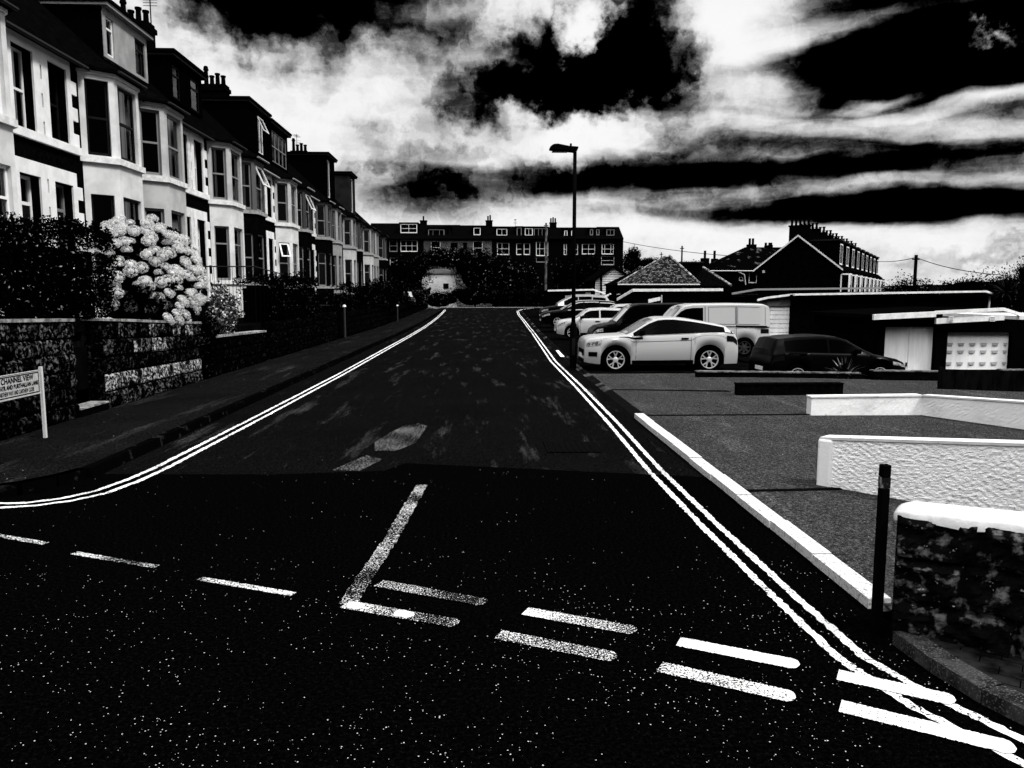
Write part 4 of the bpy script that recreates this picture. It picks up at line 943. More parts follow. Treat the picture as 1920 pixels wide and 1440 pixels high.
# low dark walls in front of the cars
def lowwall(x0, x1, y0, y1, h, label, m=None, top=None, zo=0.):
    o = thing('low_wall', ((x0+x1)/2, (y0+y1)/2, yz(x0, y0)), label, 'wall')
    zb0, zb1 = yz(x0, y0), yz(x1, y0)
    def blk(b, a, c, e):
        zA, zB = zb0+zo, zb1+zo
        b.add([(x0-e, y0-e, zA+a), (x1+e, y0-e, zB+a), (x1+e, y1+e, zB+a), (x0-e, y1+e, zA+a), (x0-e, y0-e, zA+c), (x1+e, y0-e, zB+c), (x1+e, y1+e, zB+c), (x0-e, y1+e, zA+c)],
              [(0, 1, 5, 4), (1, 2, 6, 5), (2, 3, 7, 6), (3, 0, 4, 7), (4, 5, 6, 7)])
    b = MB(); blk(b, -.1, h-.03, 0); b.build('brickwork', m or brickblk, o)
    b = MB(); blk(b, h-.028, h, .015); b.build('coping', top or mat('thin_pale_coping', .03, .9, 0, c2=.16, ns=6), o)
lowwall(5.5, 9.8, 19.6, 19.8, .17, 'dark low wall with thin pale edge in front of the white car')
lowwall(9.95, 13.6, 19.2, 19.4, .25, 'dark low wall with thin pale edge in front of the black car')
lowwall(5.35, 7.62, 15.95, 16.15, .26, 'short thick black wall standing on the grey driveway', top=brickblk)
lowwall(12.9, 13.7, 18.6, 18.8, .3, 'dark stub of wall in front of the double garage doors')
fn = thing('timber_fence', (11.4, 14.2, 0), 'dark horizontal plank fence behind the white L shaped wall', 'fence')
b = MB(); d0, d1 = Vector((10.35, 16.9, 0)), Vector((14.2, 15.5, 0))
for k in range(3): 
    for (a, c) in ((0, .5), (.5, 1)):
        p, q = d0.lerp(d1, a), d0.lerp(d1, c); z0 = .02+.16*k; e_ = .0; b.add([(p.x, p.y, z0), (q.x, q.y, z0), (q.x, q.y+.04, z0), (p.x, p.y+.04, z0), (p.x, p.y, z0+.157), (q.x, q.y, z0+.157), (q.x, q.y+.04, z0+.157), (p.x, p.y+.04, z0+.157)], [(0, 1, 5, 4), (1, 2, 6, 5), (2, 3, 7, 6), (3, 0, 4, 7), (4, 5, 6, 7)])
b.build('planks', wood_d, fn)
for k in range(3): p = d0.lerp(d1, k/2); b = MB(); b.box(p.x-.04, p.x+.04, p.y+.05, p.y+.13, 0, .54); b.build('post', wood_d, fn)

# ============================================================ VEHICLES
tyre_m = mat('tyre_rubber', .0006, .9, .0); rim_m = mat('alloy_rim', .55, .35, .4, metal=.4); rim_d = mat('dark_steel_rim', .02, .5, .2)
white_p = mat('white_car_paint', .37, .35, .3, coat=.5); silver_p = mat('silver_car_paint', .35, .3, .4, metal=.3, coat=.5); black_p = mat('black_car_paint', .0006, .3, .025, coat=.03)
trimblk = mat('black_plastic_trim', .0008, .7, .01); lampg = mat('headlamp_glass', .35, .1, .5, c2=.05, ns=14); tail_m = mat('tail_lamp', .003, .15, .2)
gcar = mat('tinted_car_glass', .0004, .08, .012)
def lathe(mb, prof, n=36, c=(0, 0, 0)):
    """profile (radius, y) turned about the y axis"""
    k = len(prof); vs = [(c[0]+r*math.cos(2*math.pi*j/n), c[1]+y, c[2]+r*math.sin(2*math.pi*j/n)) for r, y in prof for j in range(n)]
    mb.add(vs, [(i*n+j, i*n+(j+1) % n, (i+1)*n+(j+1) % n, (i+1)*n+j) for i in range(k-1) for j in range(n)])
TY = {}
def wheel_meshes(r, style):
    key = (r, style)
    if key in TY: return TY[key]
    t = MB(); rr = r*.70; lathe(t, [(rr, .10), (r*.93, .115), (r, .08), (r, -.08), (r*.93, -.115), (rr, -.10)]); lathe(t, [(.001, .02), (rr, .02)])
    tm = t.mesh('tyre', tyre_m)
    w = MB()
    for sgn in (1, -1):
        lathe(w, [(rr*1.0, sgn*.112), (rr*.93, sgn*.112), (rr*.90, sgn*.07), (rr*.97, sgn*.06)])
        nn = 5 if style == 'alloy' else 7
        for k in range(nn):
            a0 = 2*math.pi*k/nn+.3
            if style == 'alloy':
                for da in (-.26, .26):
                    o = MB(Matrix.Rotation(-a0-da*.9, 4, 'Y')); o.add([(.05, sgn*.085, -.016-da*.12), (rr*.93, sgn*.105, -.016+da*.02), (rr*.93, sgn*.105, .016+da*.02), (.05, sgn*.085, .016-da*.12),
                                                                (.05, sgn*.055, -.016-da*.12), (rr*.93, sgn*.07, -.016), (rr*.93, sgn*.07, .016), (.05, sgn*.055, .016-da*.12)], [(0, 1, 2, 3), (0, 3, 2, 1), (0, 4, 5, 1), (3, 2, 6, 7)]); w.v += [Vector(v) for v in o.v]; w.f += [tuple(i+len(w.v)-len(o.v) for i in f) for f in o.f]
            else:
                o = MB(Matrix.Rotation(-a0, 4, 'Y')); o.box(.04, rr*.92, sgn*.06, sgn*.09, -.035, .035); w.v += [Vector(v) for v in o.v]; w.f += [tuple(i+len(w.v)-len(o.v) for i in f) for f in o.f]
        lathe(w, [(.001, sgn*.10), (.055, sgn*.098), (.075, sgn*.08)])
    wm__ = w.mesh('rim', rim_m if style == 'alloy' else rim_d)
    TY[key] = (tm, wm__); return TY[key]
def car(name, label, cat, loc, rz, L, W, zb, deck, roof, arches, rw, paint, cab=None, c0=None, c1=None, cr=(.93, .76, .66), wins=(), scr=None, rear=None,
        doors=(), style='alloy', handles=(), clad=True, cabp=None, group='vehicles parked on the right', rails=False, gl=None, lampf=(.70, .86), extra=None, arch_r=None):
    """deck, roof: (s, z) polylines, s measured back from the nose. local x = L/2 - s"""
    root = thing(name, loc, label, cat, group, rz, local=True)
    dk, rf = lin(deck), lin(roof); gl = gl or gcar
    AR = arch_r or rw+.055
    def hw(s):
        e = 1.; s2 = L-s
        if s < .75: e -= .16*((.75-s)/.75)**2.6
        if s2 < .6: e -= .13*((.6-s2)/.6)**2.2
        return W/2*e
    def zlow(s):
        z = zb
        if s < .35: z = zb+.05*(.35-s)/.35
        for a in arches:
            if abs(s-a) < AR: z = max(z, rw+math.sqrt(AR**2-(s-a)**2)*.98)
        return z
    FR = [0, .14, .34, .58, .80, .93, .99, 1.0]; WR = [.925, .957, .985, 1.0, .972, .962, .93, .80]
    def bp(s, f, sg, out=0.):
        z0, z1 = zlow(s), dk(s); w = np.interp(f, FR[:-1], WR[:-1]); bulge = 0
        for a in arches:
            q = abs(s-a)
            if q < AR+.14: bulge = max(bulge, .022*(1-max(0, (q-AR))/.14)*(1-f))
        z = z0+(z1-z0)*f
        return (L/2-s, sg*(hw(s)*w+bulge+out), z)
    ss = sorted(set([0, .03, .08, .15, .25]+[round(x, 3) for x in np.arange(.3, L-.2, .11)]+[L-.15, L-.07, L-.025, L]+[a+AR*math.sin(t) for a in arches for t in np.linspace(-math.pi/2, math.pi/2, 15)]))
    b = MB(); rings = []
    for s in ss:
        ring = [bp(s, f, 1) for f in FR[:-1]]+[(L/2-s, hw(s)*.78, dk(s)+.012), (L/2-s, 0, dk(s)+.03), (L/2-s, -hw(s)*.78, dk(s)+.012)]+[bp(s, f, -1) for f in FR[:-1]][::-1]
        rings.append(ring)
    n = len(rings[0]); b.add([p for r_ in rings for p in r_], [(i*n+j, (i+1)*n+j, (i+1)*n+j+1, i*n+j+1) for i in range(len(ss)-1) for j in range(n-1)]+[tuple(range(n)), tuple((len(ss)-1)*n+j for j in range(n))[::-1]])
    bo = b.build('body', paint, root, smooth=True); m = bo.modifiers.new('es', 'EDGE_SPLIT'); m.split_angle = R(38)
    ub = MB(); ub.box(-L/2+.2, L/2-.25, -W/2+.3, W/2-.3, zb-.02, rw*2+.05); ub.box(-L/2+.1, L/2-.1, -W/2+.22, W/2-.22, zb+.02, zb+.06); ub.build('underbody', black, root)
    # cabin
    cs = sorted(set(list(np.arange(c0, c1, .09))+[c1]+[q[0] for q in roof if c0 <= q[0] <= c1])); w0, w1, w2 = cr
    def cpn(s, t, sg, out=0.):
        zd = dk(s)-.015; zr = max(rf(s), zd+.002); hwc = W/2*min(1., hw(s)/(W/2)+.02); hh = min(1, (zr-zd)/.15)
        w = w0+(w1-w0)*t*min(1, (zr-zd)/.4+.25)
        return Vector((L/2-s, sg*(hwc*w+out), zd+(zr-.055*hh-zd)*t))
    b = MB(); rings = []
    for s in cs:
        zd = dk(s)-.015; zr = max(rf(s), zd+.002); e = cpn(s, 1, 1)
        rings.append([cpn(s, 0, 1), cpn(s, .5, 1), e, (L/2-s, e.y*.93, e.z+.035*min(1, (zr-zd)/.15)), (L/2-s, e.y*.6, zr-.004), (L/2-s, 0, zr+.012), (L/2-s, -e.y*.6, zr-.004), (L/2-s, -e.y*.93, e.z+.035*min(1, (zr-zd)/.15)), cpn(s, 1, -1), cpn(s, .5, -1), cpn(s, 0, -1)])
    n = 11; b.add([p for r_ in rings for p in r_], [(i*n+j, (i+1)*n+j, (i+1)*n+j+1, i*n+j+1) for i in range(len(cs)-1) for j in range(n-1)]+[tuple(range(n)), tuple((len(cs)-1)*n+j for j in range(n))[::-1]])
    cb_ = b.build('cabin', cabp or paint, root, smooth=True); m = cb_.modifiers.new('es', 'EDGE_SPLIT'); m.split_angle = R(30)
    def patch(fn, ua, ub_, va, vb, nu=10, nv=4):
        q = MB(); vs = [fn(ua+(ub_-ua)*i/nu, va+(vb-va)*j/nv) for j in range(nv+1) for i in range(nu+1)]
        q.add(vs, [(j*(nu+1)+i, j*(nu+1)+i+1, (j+1)*(nu+1)+i+1, (j+1)*(nu+1)+i) for j in range(nv) for i in range(nu)]); return q
    for (a, e, t0, t1) in wins:
        for sg in (1, -1):
            def fn(s, t, sg=sg, a=a, e=e): return cpn(s, t, sg, .006)
            patch(fn, a, e, t0, t1, 12, 3).build('side_window', gl, cb_)
    def top(s, v, k=.60):
        zd = dk(s)-.015; zr = max(rf(s), zd+.002); e = cpn(s, 1, 1); x = v*e.y*.9
        z = zr+.012-.016*(min(1, abs(v)*.9/.6))-(max(0, abs(v)*.9-.6)/.33)*.02
        nx = .010
        return (L/2-s+(nx if s < L/2 else -nx), x, z+.010)
    if rails:
        for (a, e, t0, t1) in wins:
            for sg in (1, -1):
                for (s0, s1, u0, u1) in ((a, e, t1, t1+.09), (a, e, t0-.09, t0)): patch(lambda s, t, sg=sg: cpn(s, t, sg, .008), s0, s1, u0, u1, 10, 1).build('window_trim', silver_p, cb_)
    if scr: patch(top, scr[0], scr[1], -1, 1, 8, 10).build('windscreen', glass_scr, cb_)
    if rear: patch(top, rear[0], rear[1], -1, 1, 6, 10).build('rear_window', gl, cb_)
    # seams, handles, lamps, cladding
    for sx in doors:
        q = MB()
        for sg in (1, -1):
            vs = [bp(sx+dx+(f-.5)*.0, f, sg, .003) for f in np.linspace(.03, .97, 8) for dx in (0, .012)]
            q.add(vs, [(2*i, 2*i+1, 2*i+3, 2*i+2) for i in range(7)])
        q.build('door_seam', trimblk, bo)
    for sx in handles:
        for sg in (1, -1):
            p = Vector(bp(sx, .84, sg)); q = MB(); q.box(p.x-.11, p.x+.09, p.y-.012*sg, p.y+.028*sg, p.z-.018, p.z+.018); q.build('door_handle', trimblk if paint is white_p else paint, bo)
    for sg in (1, -1):
        patch(lambda s, f: bp(s, f, sg, .008), .04, .46, lampf[0], lampf[1], 6, 2).build('headlight', lampg, bo)
        patch(lambda s, f: bp(s, f, sg, .008), L-.36, L-.03, .70, .88, 5, 2).build('tail_light', tail_m, bo)
        p = cpn(scr[1]-.35 if scr else c0+.5, .12, sg); q = MB(); q.box(p.x-.05, p.x+.07, p.y+.0*sg, p.y+.20*sg, p.z-.0, p.z+.13); q.build('wing_mirror', trimblk, bo, bevel=.02)
    if clad:
        for sg in (1, -1):
            patch(lambda s, f: bp(s, f, sg, .006), arches[0]+AR+.03, arches[1]-AR-.03, 0, .13, 8, 1).build('sill_cladding', trimblk, bo)
    q = MB(); y = hw(0)*.78; q.box(L/2+.004, L/2-.1, -y, y, dk(0)*.62, dk(0)*.86); q.build('grille', trimblk, bo)
    q = MB(); q.box(L/2+.01, L/2-.1, -y*1.02, y*1.02, zb+.0, zb+.13); q.box(-L/2-.006, -L/2+.1, -y, y, zb, zb+.2); q.build('bumper', trimblk, bo)
    q = MB(); q.box(L/2+.022, L/2+.012, -.26, .26, zb+.16, zb+.27); q.build('number_plate', frame_w, bo)
    q = MB(); q.box(-L/2-.018, -L/2-.008, -.26, .26, dk(L)*.62, dk(L)*.62+.11); q.build('number_plate', frame_w, bo)
    if rails:
        for sg in (1, -1):
            q = MB(); q.tube([cpn(s, 1, sg)+Vector((0, -.05*sg, .07)) for s in np.linspace(rails[0], rails[1], 9)], .018, 6); q.build('roof_rail', silver_p, cb_)
    tm, wm__ = wheel_meshes(rw, style)
    for a in arches:
        for sg in (1, -1):
            o = bpy.data.objects.new('wheel', None); col.objects.link(o); o.parent = root; o.location = (L/2-a, sg*(W/2-.125), rw)
            t = bpy.data.objects.new('tyre', tm); col.objects.link(t); t.parent = o
            q = bpy.data.objects.new('rim', wm__); col.objects.link(q); q.parent = o
    if extra: extra(root, bo, cb_, bp, cpn, patch)
    return root
glass_scr = mat('windscreen_glass', .8, .10, .5, metal=.9)
def ev_extra(root, bo, cb_, bp, cpn, patch):
    for sg in (1, -1):
        patch(lambda s, f: bp(s, f, sg, .005), .95, 1.62, .86, .93, 6, 1).build('side_vent', trimblk, bo)
        patch(lambda s, f: bp(s, f, sg, .004), 1.2, 4.2, .765, .778, 20, 1).build('crease_line', gutter_m, bo)
        patch(lambda s, f: bp(s, f, sg, .006), .10, .34, .28, .46, 4, 2).build('fog_lamp_recess', trimblk, bo)
        q = MB()
        for a in (.86, 3.52):
            vs = []
            for t in np.linspace(0, math.pi, 19):
                for rr in (.425, .475): s = a-math.cos(t)*rr; vs.append((4.36/2-s, sg*(.93+.012 if rr < .44 else .93+.0), .36+math.sin(t)*rr))
            pass
ev_deck = [(0, .74), (.03, .88), (.10, .945), (.3, .985), (.8, 1.02), (1.25, 1.045), (2.2, 1.075), (3.2, 1.12), (4.0, 1.15), (4.22, 1.12), (4.33, .98), (4.36, .80)]
ev_roof = [(1.12, 1.03), (1.30, 1.12), (1.80, 1.43), (1.98, 1.51), (2.15, 1.55), (2.5, 1.555), (3.0, 1.50), (3.5, 1.415), (3.95, 1.325), (4.02, 1.30), (4.22, 1.12)]
def gy(x, y): return yz(x, y)
def put(x, y, pitch, o): pass
E1 = car('parked_car', 'white three door crossover with black roof sides, parked nose to the road', 'car', (5.0, 22.3, -.01), math.pi, 4.36, 1.88, .24, ev_deck, ev_roof, (.86, 3.52), .365, white_p,
    c0=1.12, c1=4.22, wins=((1.36, 4.16, .03, .97),), scr=(1.22, 1.95), rear=(4.03, 4.2), doors=(1.42, 2.98), handles=(2.80,), cabp=white_p, extra=ev_extra, cr=(.95, .77, .7), arch_r=.43)
hb_deck = [(0, .55), (.06, .66), (.3, .76), (.8, .86), (1.1, .91), (2.5, .95), (3.7, .99), (3.92, .93), (4.0, .70)]
hb_roof = [(.95, .90), (1.2, 1.02), (1.75, 1.33), (2.0, 1.40), (2.5, 1.44), (3.2, 1.42), (3.75, 1.36), (3.80, 1.32), (3.96, .98)]
car('parked_car', 'black hatchback with its tail towards the white crossover', 'car', (9.95, 22.0, yz(10.3, 22)-.12), R(3), 4.0, 1.78, .2, hb_deck, hb_roof, (.84, 3.25), .32, black_p,
    c0=.95, c1=3.95, wins=((1.3, 2.3, .1, .9), (2.36, 3.6, .1, .9)), scr=(1.0, 1.9), rear=(3.8, 3.94), doors=(1.3, 2.33), handles=(2.1, 3.1))
v_deck = [(0, .62), (.06, .85), (.25, 1.0), (.7, 1.10), (1.1, 1.16), (1.9, 1.16), (4.75, 1.12), (4.85, 1.1)]
v_roof = [(.95, 1.14), (1.15, 1.34), (1.55, 1.78), (1.72, 1.88), (2.0, 1.93), (3.5, 1.95), (4.6, 1.93), (4.80, 1.86), (4.85, 1.80)]
def van_extra(root, bo, cb_, bp, cpn, patch):
    for sg in (1, -1):
        for a, e in ((2.55, 3.55), (3.62, 4.66)):
            for (s0, s1, t0, t1) in ((a, e, .08, .10), (a, e, .90, .92), (a, a+.015, .1, .9), (e-.015, e, .1, .9)):
                patch(lambda s, t: cpn(s, t, sg, .004), s0, s1, t0, t1, 4, 2).build('panel_groove', gutter_m, cb_)
        patch(lambda s, t: cpn(s, t, sg, .012), 3.56, 4.72, -.02, .04, 6, 1).build('door_rail', trimblk, cb_)
        patch(lambda s, t: cpn(s, t, sg, .006), 3.57, 3.59, 0, .95, 1, 4).build('door_seam', trimblk, cb_)
        patch(lambda s, t: cpn(s, t, sg, .006), 2.42, 2.44, 0, .95, 1, 4).build('door_seam', trimblk, cb_)
car('parked_van', 'white panel van standing behind the white crossover', 'van', (8.0, 28.6, yz(8.2, 28.6)+.02), math.pi, 4.85, 1.90, .25, v_deck, v_roof, (.88, 3.9), .34, white_p,
    c0=.95, c1=4.85, cr=(.99, .90, .8), wins=((1.25, 2.36, .04, .88),), scr=(1.02, 1.66), doors=(1.3, 2.43, 3.58), handles=(2.25,), style='steel', extra=van_extra)
car('parked_van', 'black window van with shiny windscreen, left of the white van', 'van', (6.9, 32.4, -.12), math.pi, 4.95, 1.92, .25, [(s, z*.99) for s, z in v_deck[:-2]]+[(4.85, 1.1), (4.95, 1.1)], [(s, z*1.0) for s, z in v_roof[:-2]]+[(4.88, 1.88), (4.95, 1.80)], (.9, 4.0), .34, black_p,
    c0=.95, c1=4.95, cr=(.99, .88, .78), wins=((1.25, 2.36, .06, .88), (2.5, 3.6, .1, .88), (3.7, 4.8, .1, .88)), scr=(1.02, 1.66), doors=(1.3, 2.43), handles=(2.25,), style='steel')
sm_deck = [(0, .55), (.05, .74), (.2, .86), (.7, .93), (.95, .95), (2.5, .97), (3.5, .98), (3.68, .85), (3.75, .6)]
sm_roof = [(.85, .95), (1.1, 1.1), (1.4, 1.36), (1.6, 1.44), (2.2, 1.47), (3.0, 1.44), (3.4, 1.38), (3.65, .98)]
car('parked_car', 'small white hatchback with round fenders behind the lamp post', 'car', (5.3, 37.0, .1), math.pi, 3.75, 1.7, .2, sm_deck, sm_roof, (.7, 3.1), .31, white_p,
    c0=.85, c1=3.65, wins=((1.2, 2.0, .1, .88), (2.07, 3.2, .1, .88)), scr=(.92, 1.5), rear=(3.42, 3.6), doors=(1.1, 2.03), handles=(1.9,))
car('parked_car', 'second white hatchback, mostly behind the small white one', 'car', (7.6, 42.5, .1), math.pi, 4.1, 1.75, .2, [(s*1.05, z) for s, z in sm_deck]+[(4.1, .58)], [(s*1.08, z*1.08) for s, z in sm_roof], (.75, 3.3), .31, white_p,
    c0=.95, c1=3.95, wins=((1.3, 2.1, .1, .88), (2.2, 3.4, .1, .88)), scr=(1.0, 1.6), doors=(1.2, 2.15))
es_deck = [(0, .6), (.05, .75), (.3, .86), (.9, .94), (1.2, .98), (3.0, 1.0), (4.4, 1.02), (4.6, .95), (4.65, .7)]
es_roof = [(1.1, .97), (1.4, 1.15), (1.95, 1.42), (2.2, 1.5), (3.0, 1.52), (4.0, 1.47), (4.3, 1.40), (4.55, 1.02)]
car('parked_car', 'dark estate car with bright roof rails, second from the junction', 'car', (5.6, 44.8, .34), math.pi, 4.65, 1.8, .2, es_deck, es_roof, (.9, 3.7), .32, black_p,
    c0=1.1, c1=4.55, wins=((1.5, 2.4, .1, .9), (2.46, 3.3, .1, .9), (3.36, 4.2, .1, .85)), scr=(1.15, 2.1), rear=(4.32, 4.5), doors=(1.45, 2.43, 3.33), rails=(2.1, 4.2), gl=gcar)
car('parked_car', 'dark four wheel drive with silver roof, farthest of the parked row', 'car', (6.0, 50.5, .38), math.pi, 4.7, 1.85, .28, [(s, z+.14) for s, z in es_deck]+[(4.7, .8)], [(s, z+.3) for s, z in es_roof], (.9, 3.7), .36, black_p,
    c0=1.1, c1=4.55, wins=((1.5, 2.4, .1, .9), (2.46, 3.3, .1, .9), (3.36, 4.2, .1, .85)), scr=(1.15, 2.1), rear=(4.32, 4.5), cabp=silver_p, rails=(2.1, 4.2))
car('parked_car', 'car with pale glinting windscreen in a drive at the far left', 'car', (-7.6, 74.5, 1.05), R(-80), 4.0, 1.75, .2, hb_deck, [(s, z*1.05) for s, z in hb_roof], (.84, 3.3), .32, black_p,
    c0=.95, c1=3.95, wins=((1.3, 2.3, .1, .9), (2.36, 3.6, .1, .9)), scr=(1.0, 1.9), group='cars at the far left')

# small spiky plant beside the black car, waste bins by the far cars
def spiky(name, loc, n, ln, w, label, cat, m, seed, droop=.5, trunk=0, heads=None, group=None):
    root = thing(name, loc, label, cat, group); r_ = random.Random(seed); b = MB()
    for hd_ in (heads or [(0, 0, trunk)]):
        c = Vector(loc)+Vector(hd_)
        for i in range(n):
            a = r_.uniform(0, 6.28); e = r_.uniform(-.25, 1.45); l = ln*r_.uniform(.7, 1.1); d = Vector((math.cos(a)*math.cos(e), math.sin(a)*math.cos(e), math.sin(e))); s_ = d.cross(Vector((0, 0, 1))).normalized()*w/2
            p0 = c; p1 = c+d*l*.55; p2 = c+d*l+Vector((0, 0, -droop*l*.35*math.cos(e)))
            b.quad(p0-s_*.6, p0+s_*.6, p1+s_, p1-s_); b.add([p1-s_, p1+s_, p2], [(0, 1, 2)])
    b.build('leaves', m, root)
    if trunk or heads:
        b = MB()
        for hd_ in (heads or [(0, 0, trunk)]): b.tube([loc, (Vector(loc)+Vector(hd_)*.5)+Vector((.05, 0, 0)), Vector(loc)+Vector(hd_)], .09, 7, .07)
        b.build('trunk', bark, root)
    return root
spike_m = leaf_mat('sword_leaf', .001, .28, .16, .5, .1)
spiky('spiky_plant', (9.55, 19.95, yz(9.6, 20)+.05), 90, .62, .05, 'small spiky plant growing in front of the black hatchback', 'plant', spike_m, 3)
PALM = [((28.5, 40, -.5), [(0, 0, 3.3), (.9, .3, 3.9), (-.6, .4, 2.8)], 'nearer palm with spiky heads over the end of the long garage'), ((31.2, 42, -.5), [(0, 0, 4.2), (1.0, 0, 3.6), (-.8, .5, 3.5)], 'taller cabbage palm between the other two at the right'),
        ((34.0, 43, -.5), [(0, 0, 4.0), (1.2, 0, 4.3)], 'cabbage palm cut by the right edge of the view')]
for k, (l, hh, lab) in enumerate(PALM): spiky('cabbage_palm', l, 120, 1.15, .07, lab, 'palm', leaf_mat('palm_leaf', .0006, .06, .08, .6, .05) if 'palm_leaf' not in MATS else MATS['palm_leaf'], 30+k, .4, heads=hh, group='palms at the right edge')
def bush(name, c, r, n, size, label, cat, m, seed, trunk=True, group=None, blobs=None, shell=.45, lump=.35):
    rng = np.random.default_rng(seed); root = thing(name, (c[0], c[1], yz(c[0], c[1]) if c[0] > 3 else gz(c[1])), label, cat, group); P = []
    bl = blobs or [(0, 0, 0, 1.)]
    for i in range(0 if blobs else 7):
        a = rng.uniform(0, 6.28); e = rng.uniform(-.5, 1.1); bl.append((math.cos(a)*r[0]*.55, math.sin(a)*r[1]*.55, math.sin(e)*r[2]*.5, rng.uniform(.4, .62)))
    for (x, y, z, k) in bl: P.append(ell_pts((c[0]+x, c[1]+y, c[2]+z), np.array(r)*k, int(n*k**2/2.2), rng, shell, lump))
    cb_ = MB()
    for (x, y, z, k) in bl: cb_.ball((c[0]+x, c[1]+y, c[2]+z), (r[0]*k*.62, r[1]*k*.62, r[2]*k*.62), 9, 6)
    add_leaves('crown', np.concatenate(P), size, m, root, seed); cb_.build('black_core', black, root)  # black balls added inside the crown to darken gaps in the foliage
    if trunk:
        b = MB(); zg = root.location.z; b.tube([(c[0], c[1], zg-.2), (c[0]+.1, c[1], (zg+c[2])/2), (c[0], c[1], c[2])], .16, 8, .08)
        for k in range(4): a = k*1.6; b.tube([(c[0], c[1], (zg+c[2])/2), (c[0]+math.cos(a)*r[0]*.6, c[1]+math.sin(a)*r[1]*.6, c[2]+r[2]*.3)], .07, 6, .03)
        b.build('trunk', bark, root)
    return root
# trees closing the street
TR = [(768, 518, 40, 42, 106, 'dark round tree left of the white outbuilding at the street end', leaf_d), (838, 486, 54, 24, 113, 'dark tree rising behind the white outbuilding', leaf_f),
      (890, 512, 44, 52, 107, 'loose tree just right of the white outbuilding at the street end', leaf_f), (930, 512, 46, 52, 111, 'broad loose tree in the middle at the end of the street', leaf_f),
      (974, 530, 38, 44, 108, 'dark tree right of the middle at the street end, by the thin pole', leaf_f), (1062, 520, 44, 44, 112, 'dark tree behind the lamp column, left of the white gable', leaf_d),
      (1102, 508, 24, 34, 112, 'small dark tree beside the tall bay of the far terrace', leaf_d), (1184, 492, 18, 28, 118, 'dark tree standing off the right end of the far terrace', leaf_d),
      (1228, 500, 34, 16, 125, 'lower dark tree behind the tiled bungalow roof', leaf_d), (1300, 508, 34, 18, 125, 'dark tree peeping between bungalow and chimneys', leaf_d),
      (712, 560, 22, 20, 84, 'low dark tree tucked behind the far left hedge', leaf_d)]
def at(px, py, Y):
    d = _F+_R*((px-960)/1440)+_U*((720-py)/1440); t = Y/d.y; return d.x*t, H_EYE+d.z*t
for k, (px, py, rx, ry, Y, lab, m) in enumerate(TR):
    x, z = at(px, py, Y); bush('tree', (x, Y, z), (rx*Y/1440, min(3, rx*Y/1440), ry*Y/1440), 6000, .24, lab, 'tree', m, 60+k, group='trees at the end of the street')
LOW = [(762, 562, 38, 20, 'low dark shrub under the round tree at the far left corner'), (822, 563, 40, 20, 'low dark shrub in front of the white outbuilding'), (884, 556, 44, 26, 'low dark shrub mass right of the white outbuilding'),
       (932, 560, 36, 18, 'low dark shrub mass at the foot of the middle tree'), (984, 560, 34, 20, 'low dark shrub mass nearest the junction on the right'), (1040, 556, 40, 20, 'low dark shrub behind the far parked cars')]
for k, (px, py, rx, ry, lab) in enumerate(LOW):
    x, z = at(px, py, 104.6); bush('shrub', (x, 104.6, z), (rx*.075, 1.3, ry*.075), 3500, .16, lab, 'shrub', leaf_f if k in (1, 2) else leaf_d, 140+k, trunk=False, group='shrubs at the end of the street')
for k, (c, r, lab) in enumerate((((38.0, 55, 2.2), (5, 3, 1.6), 'dark bush clump left of the palms above the garage roof'), ((34.5, 45, 2.2), (3.6, 2, 2.4), 'dark bush under the palms at the right edge'), ((27.5, 49, 2.0), (1.8, 1.4, 1.3), 'small dark bush by the utility pole above the garage roof'))):
    bush('bush', c, r, 6000, .16, lab, 'bush', leaf_d, 90+k, trunk=False, group='bushes behind the long garage')

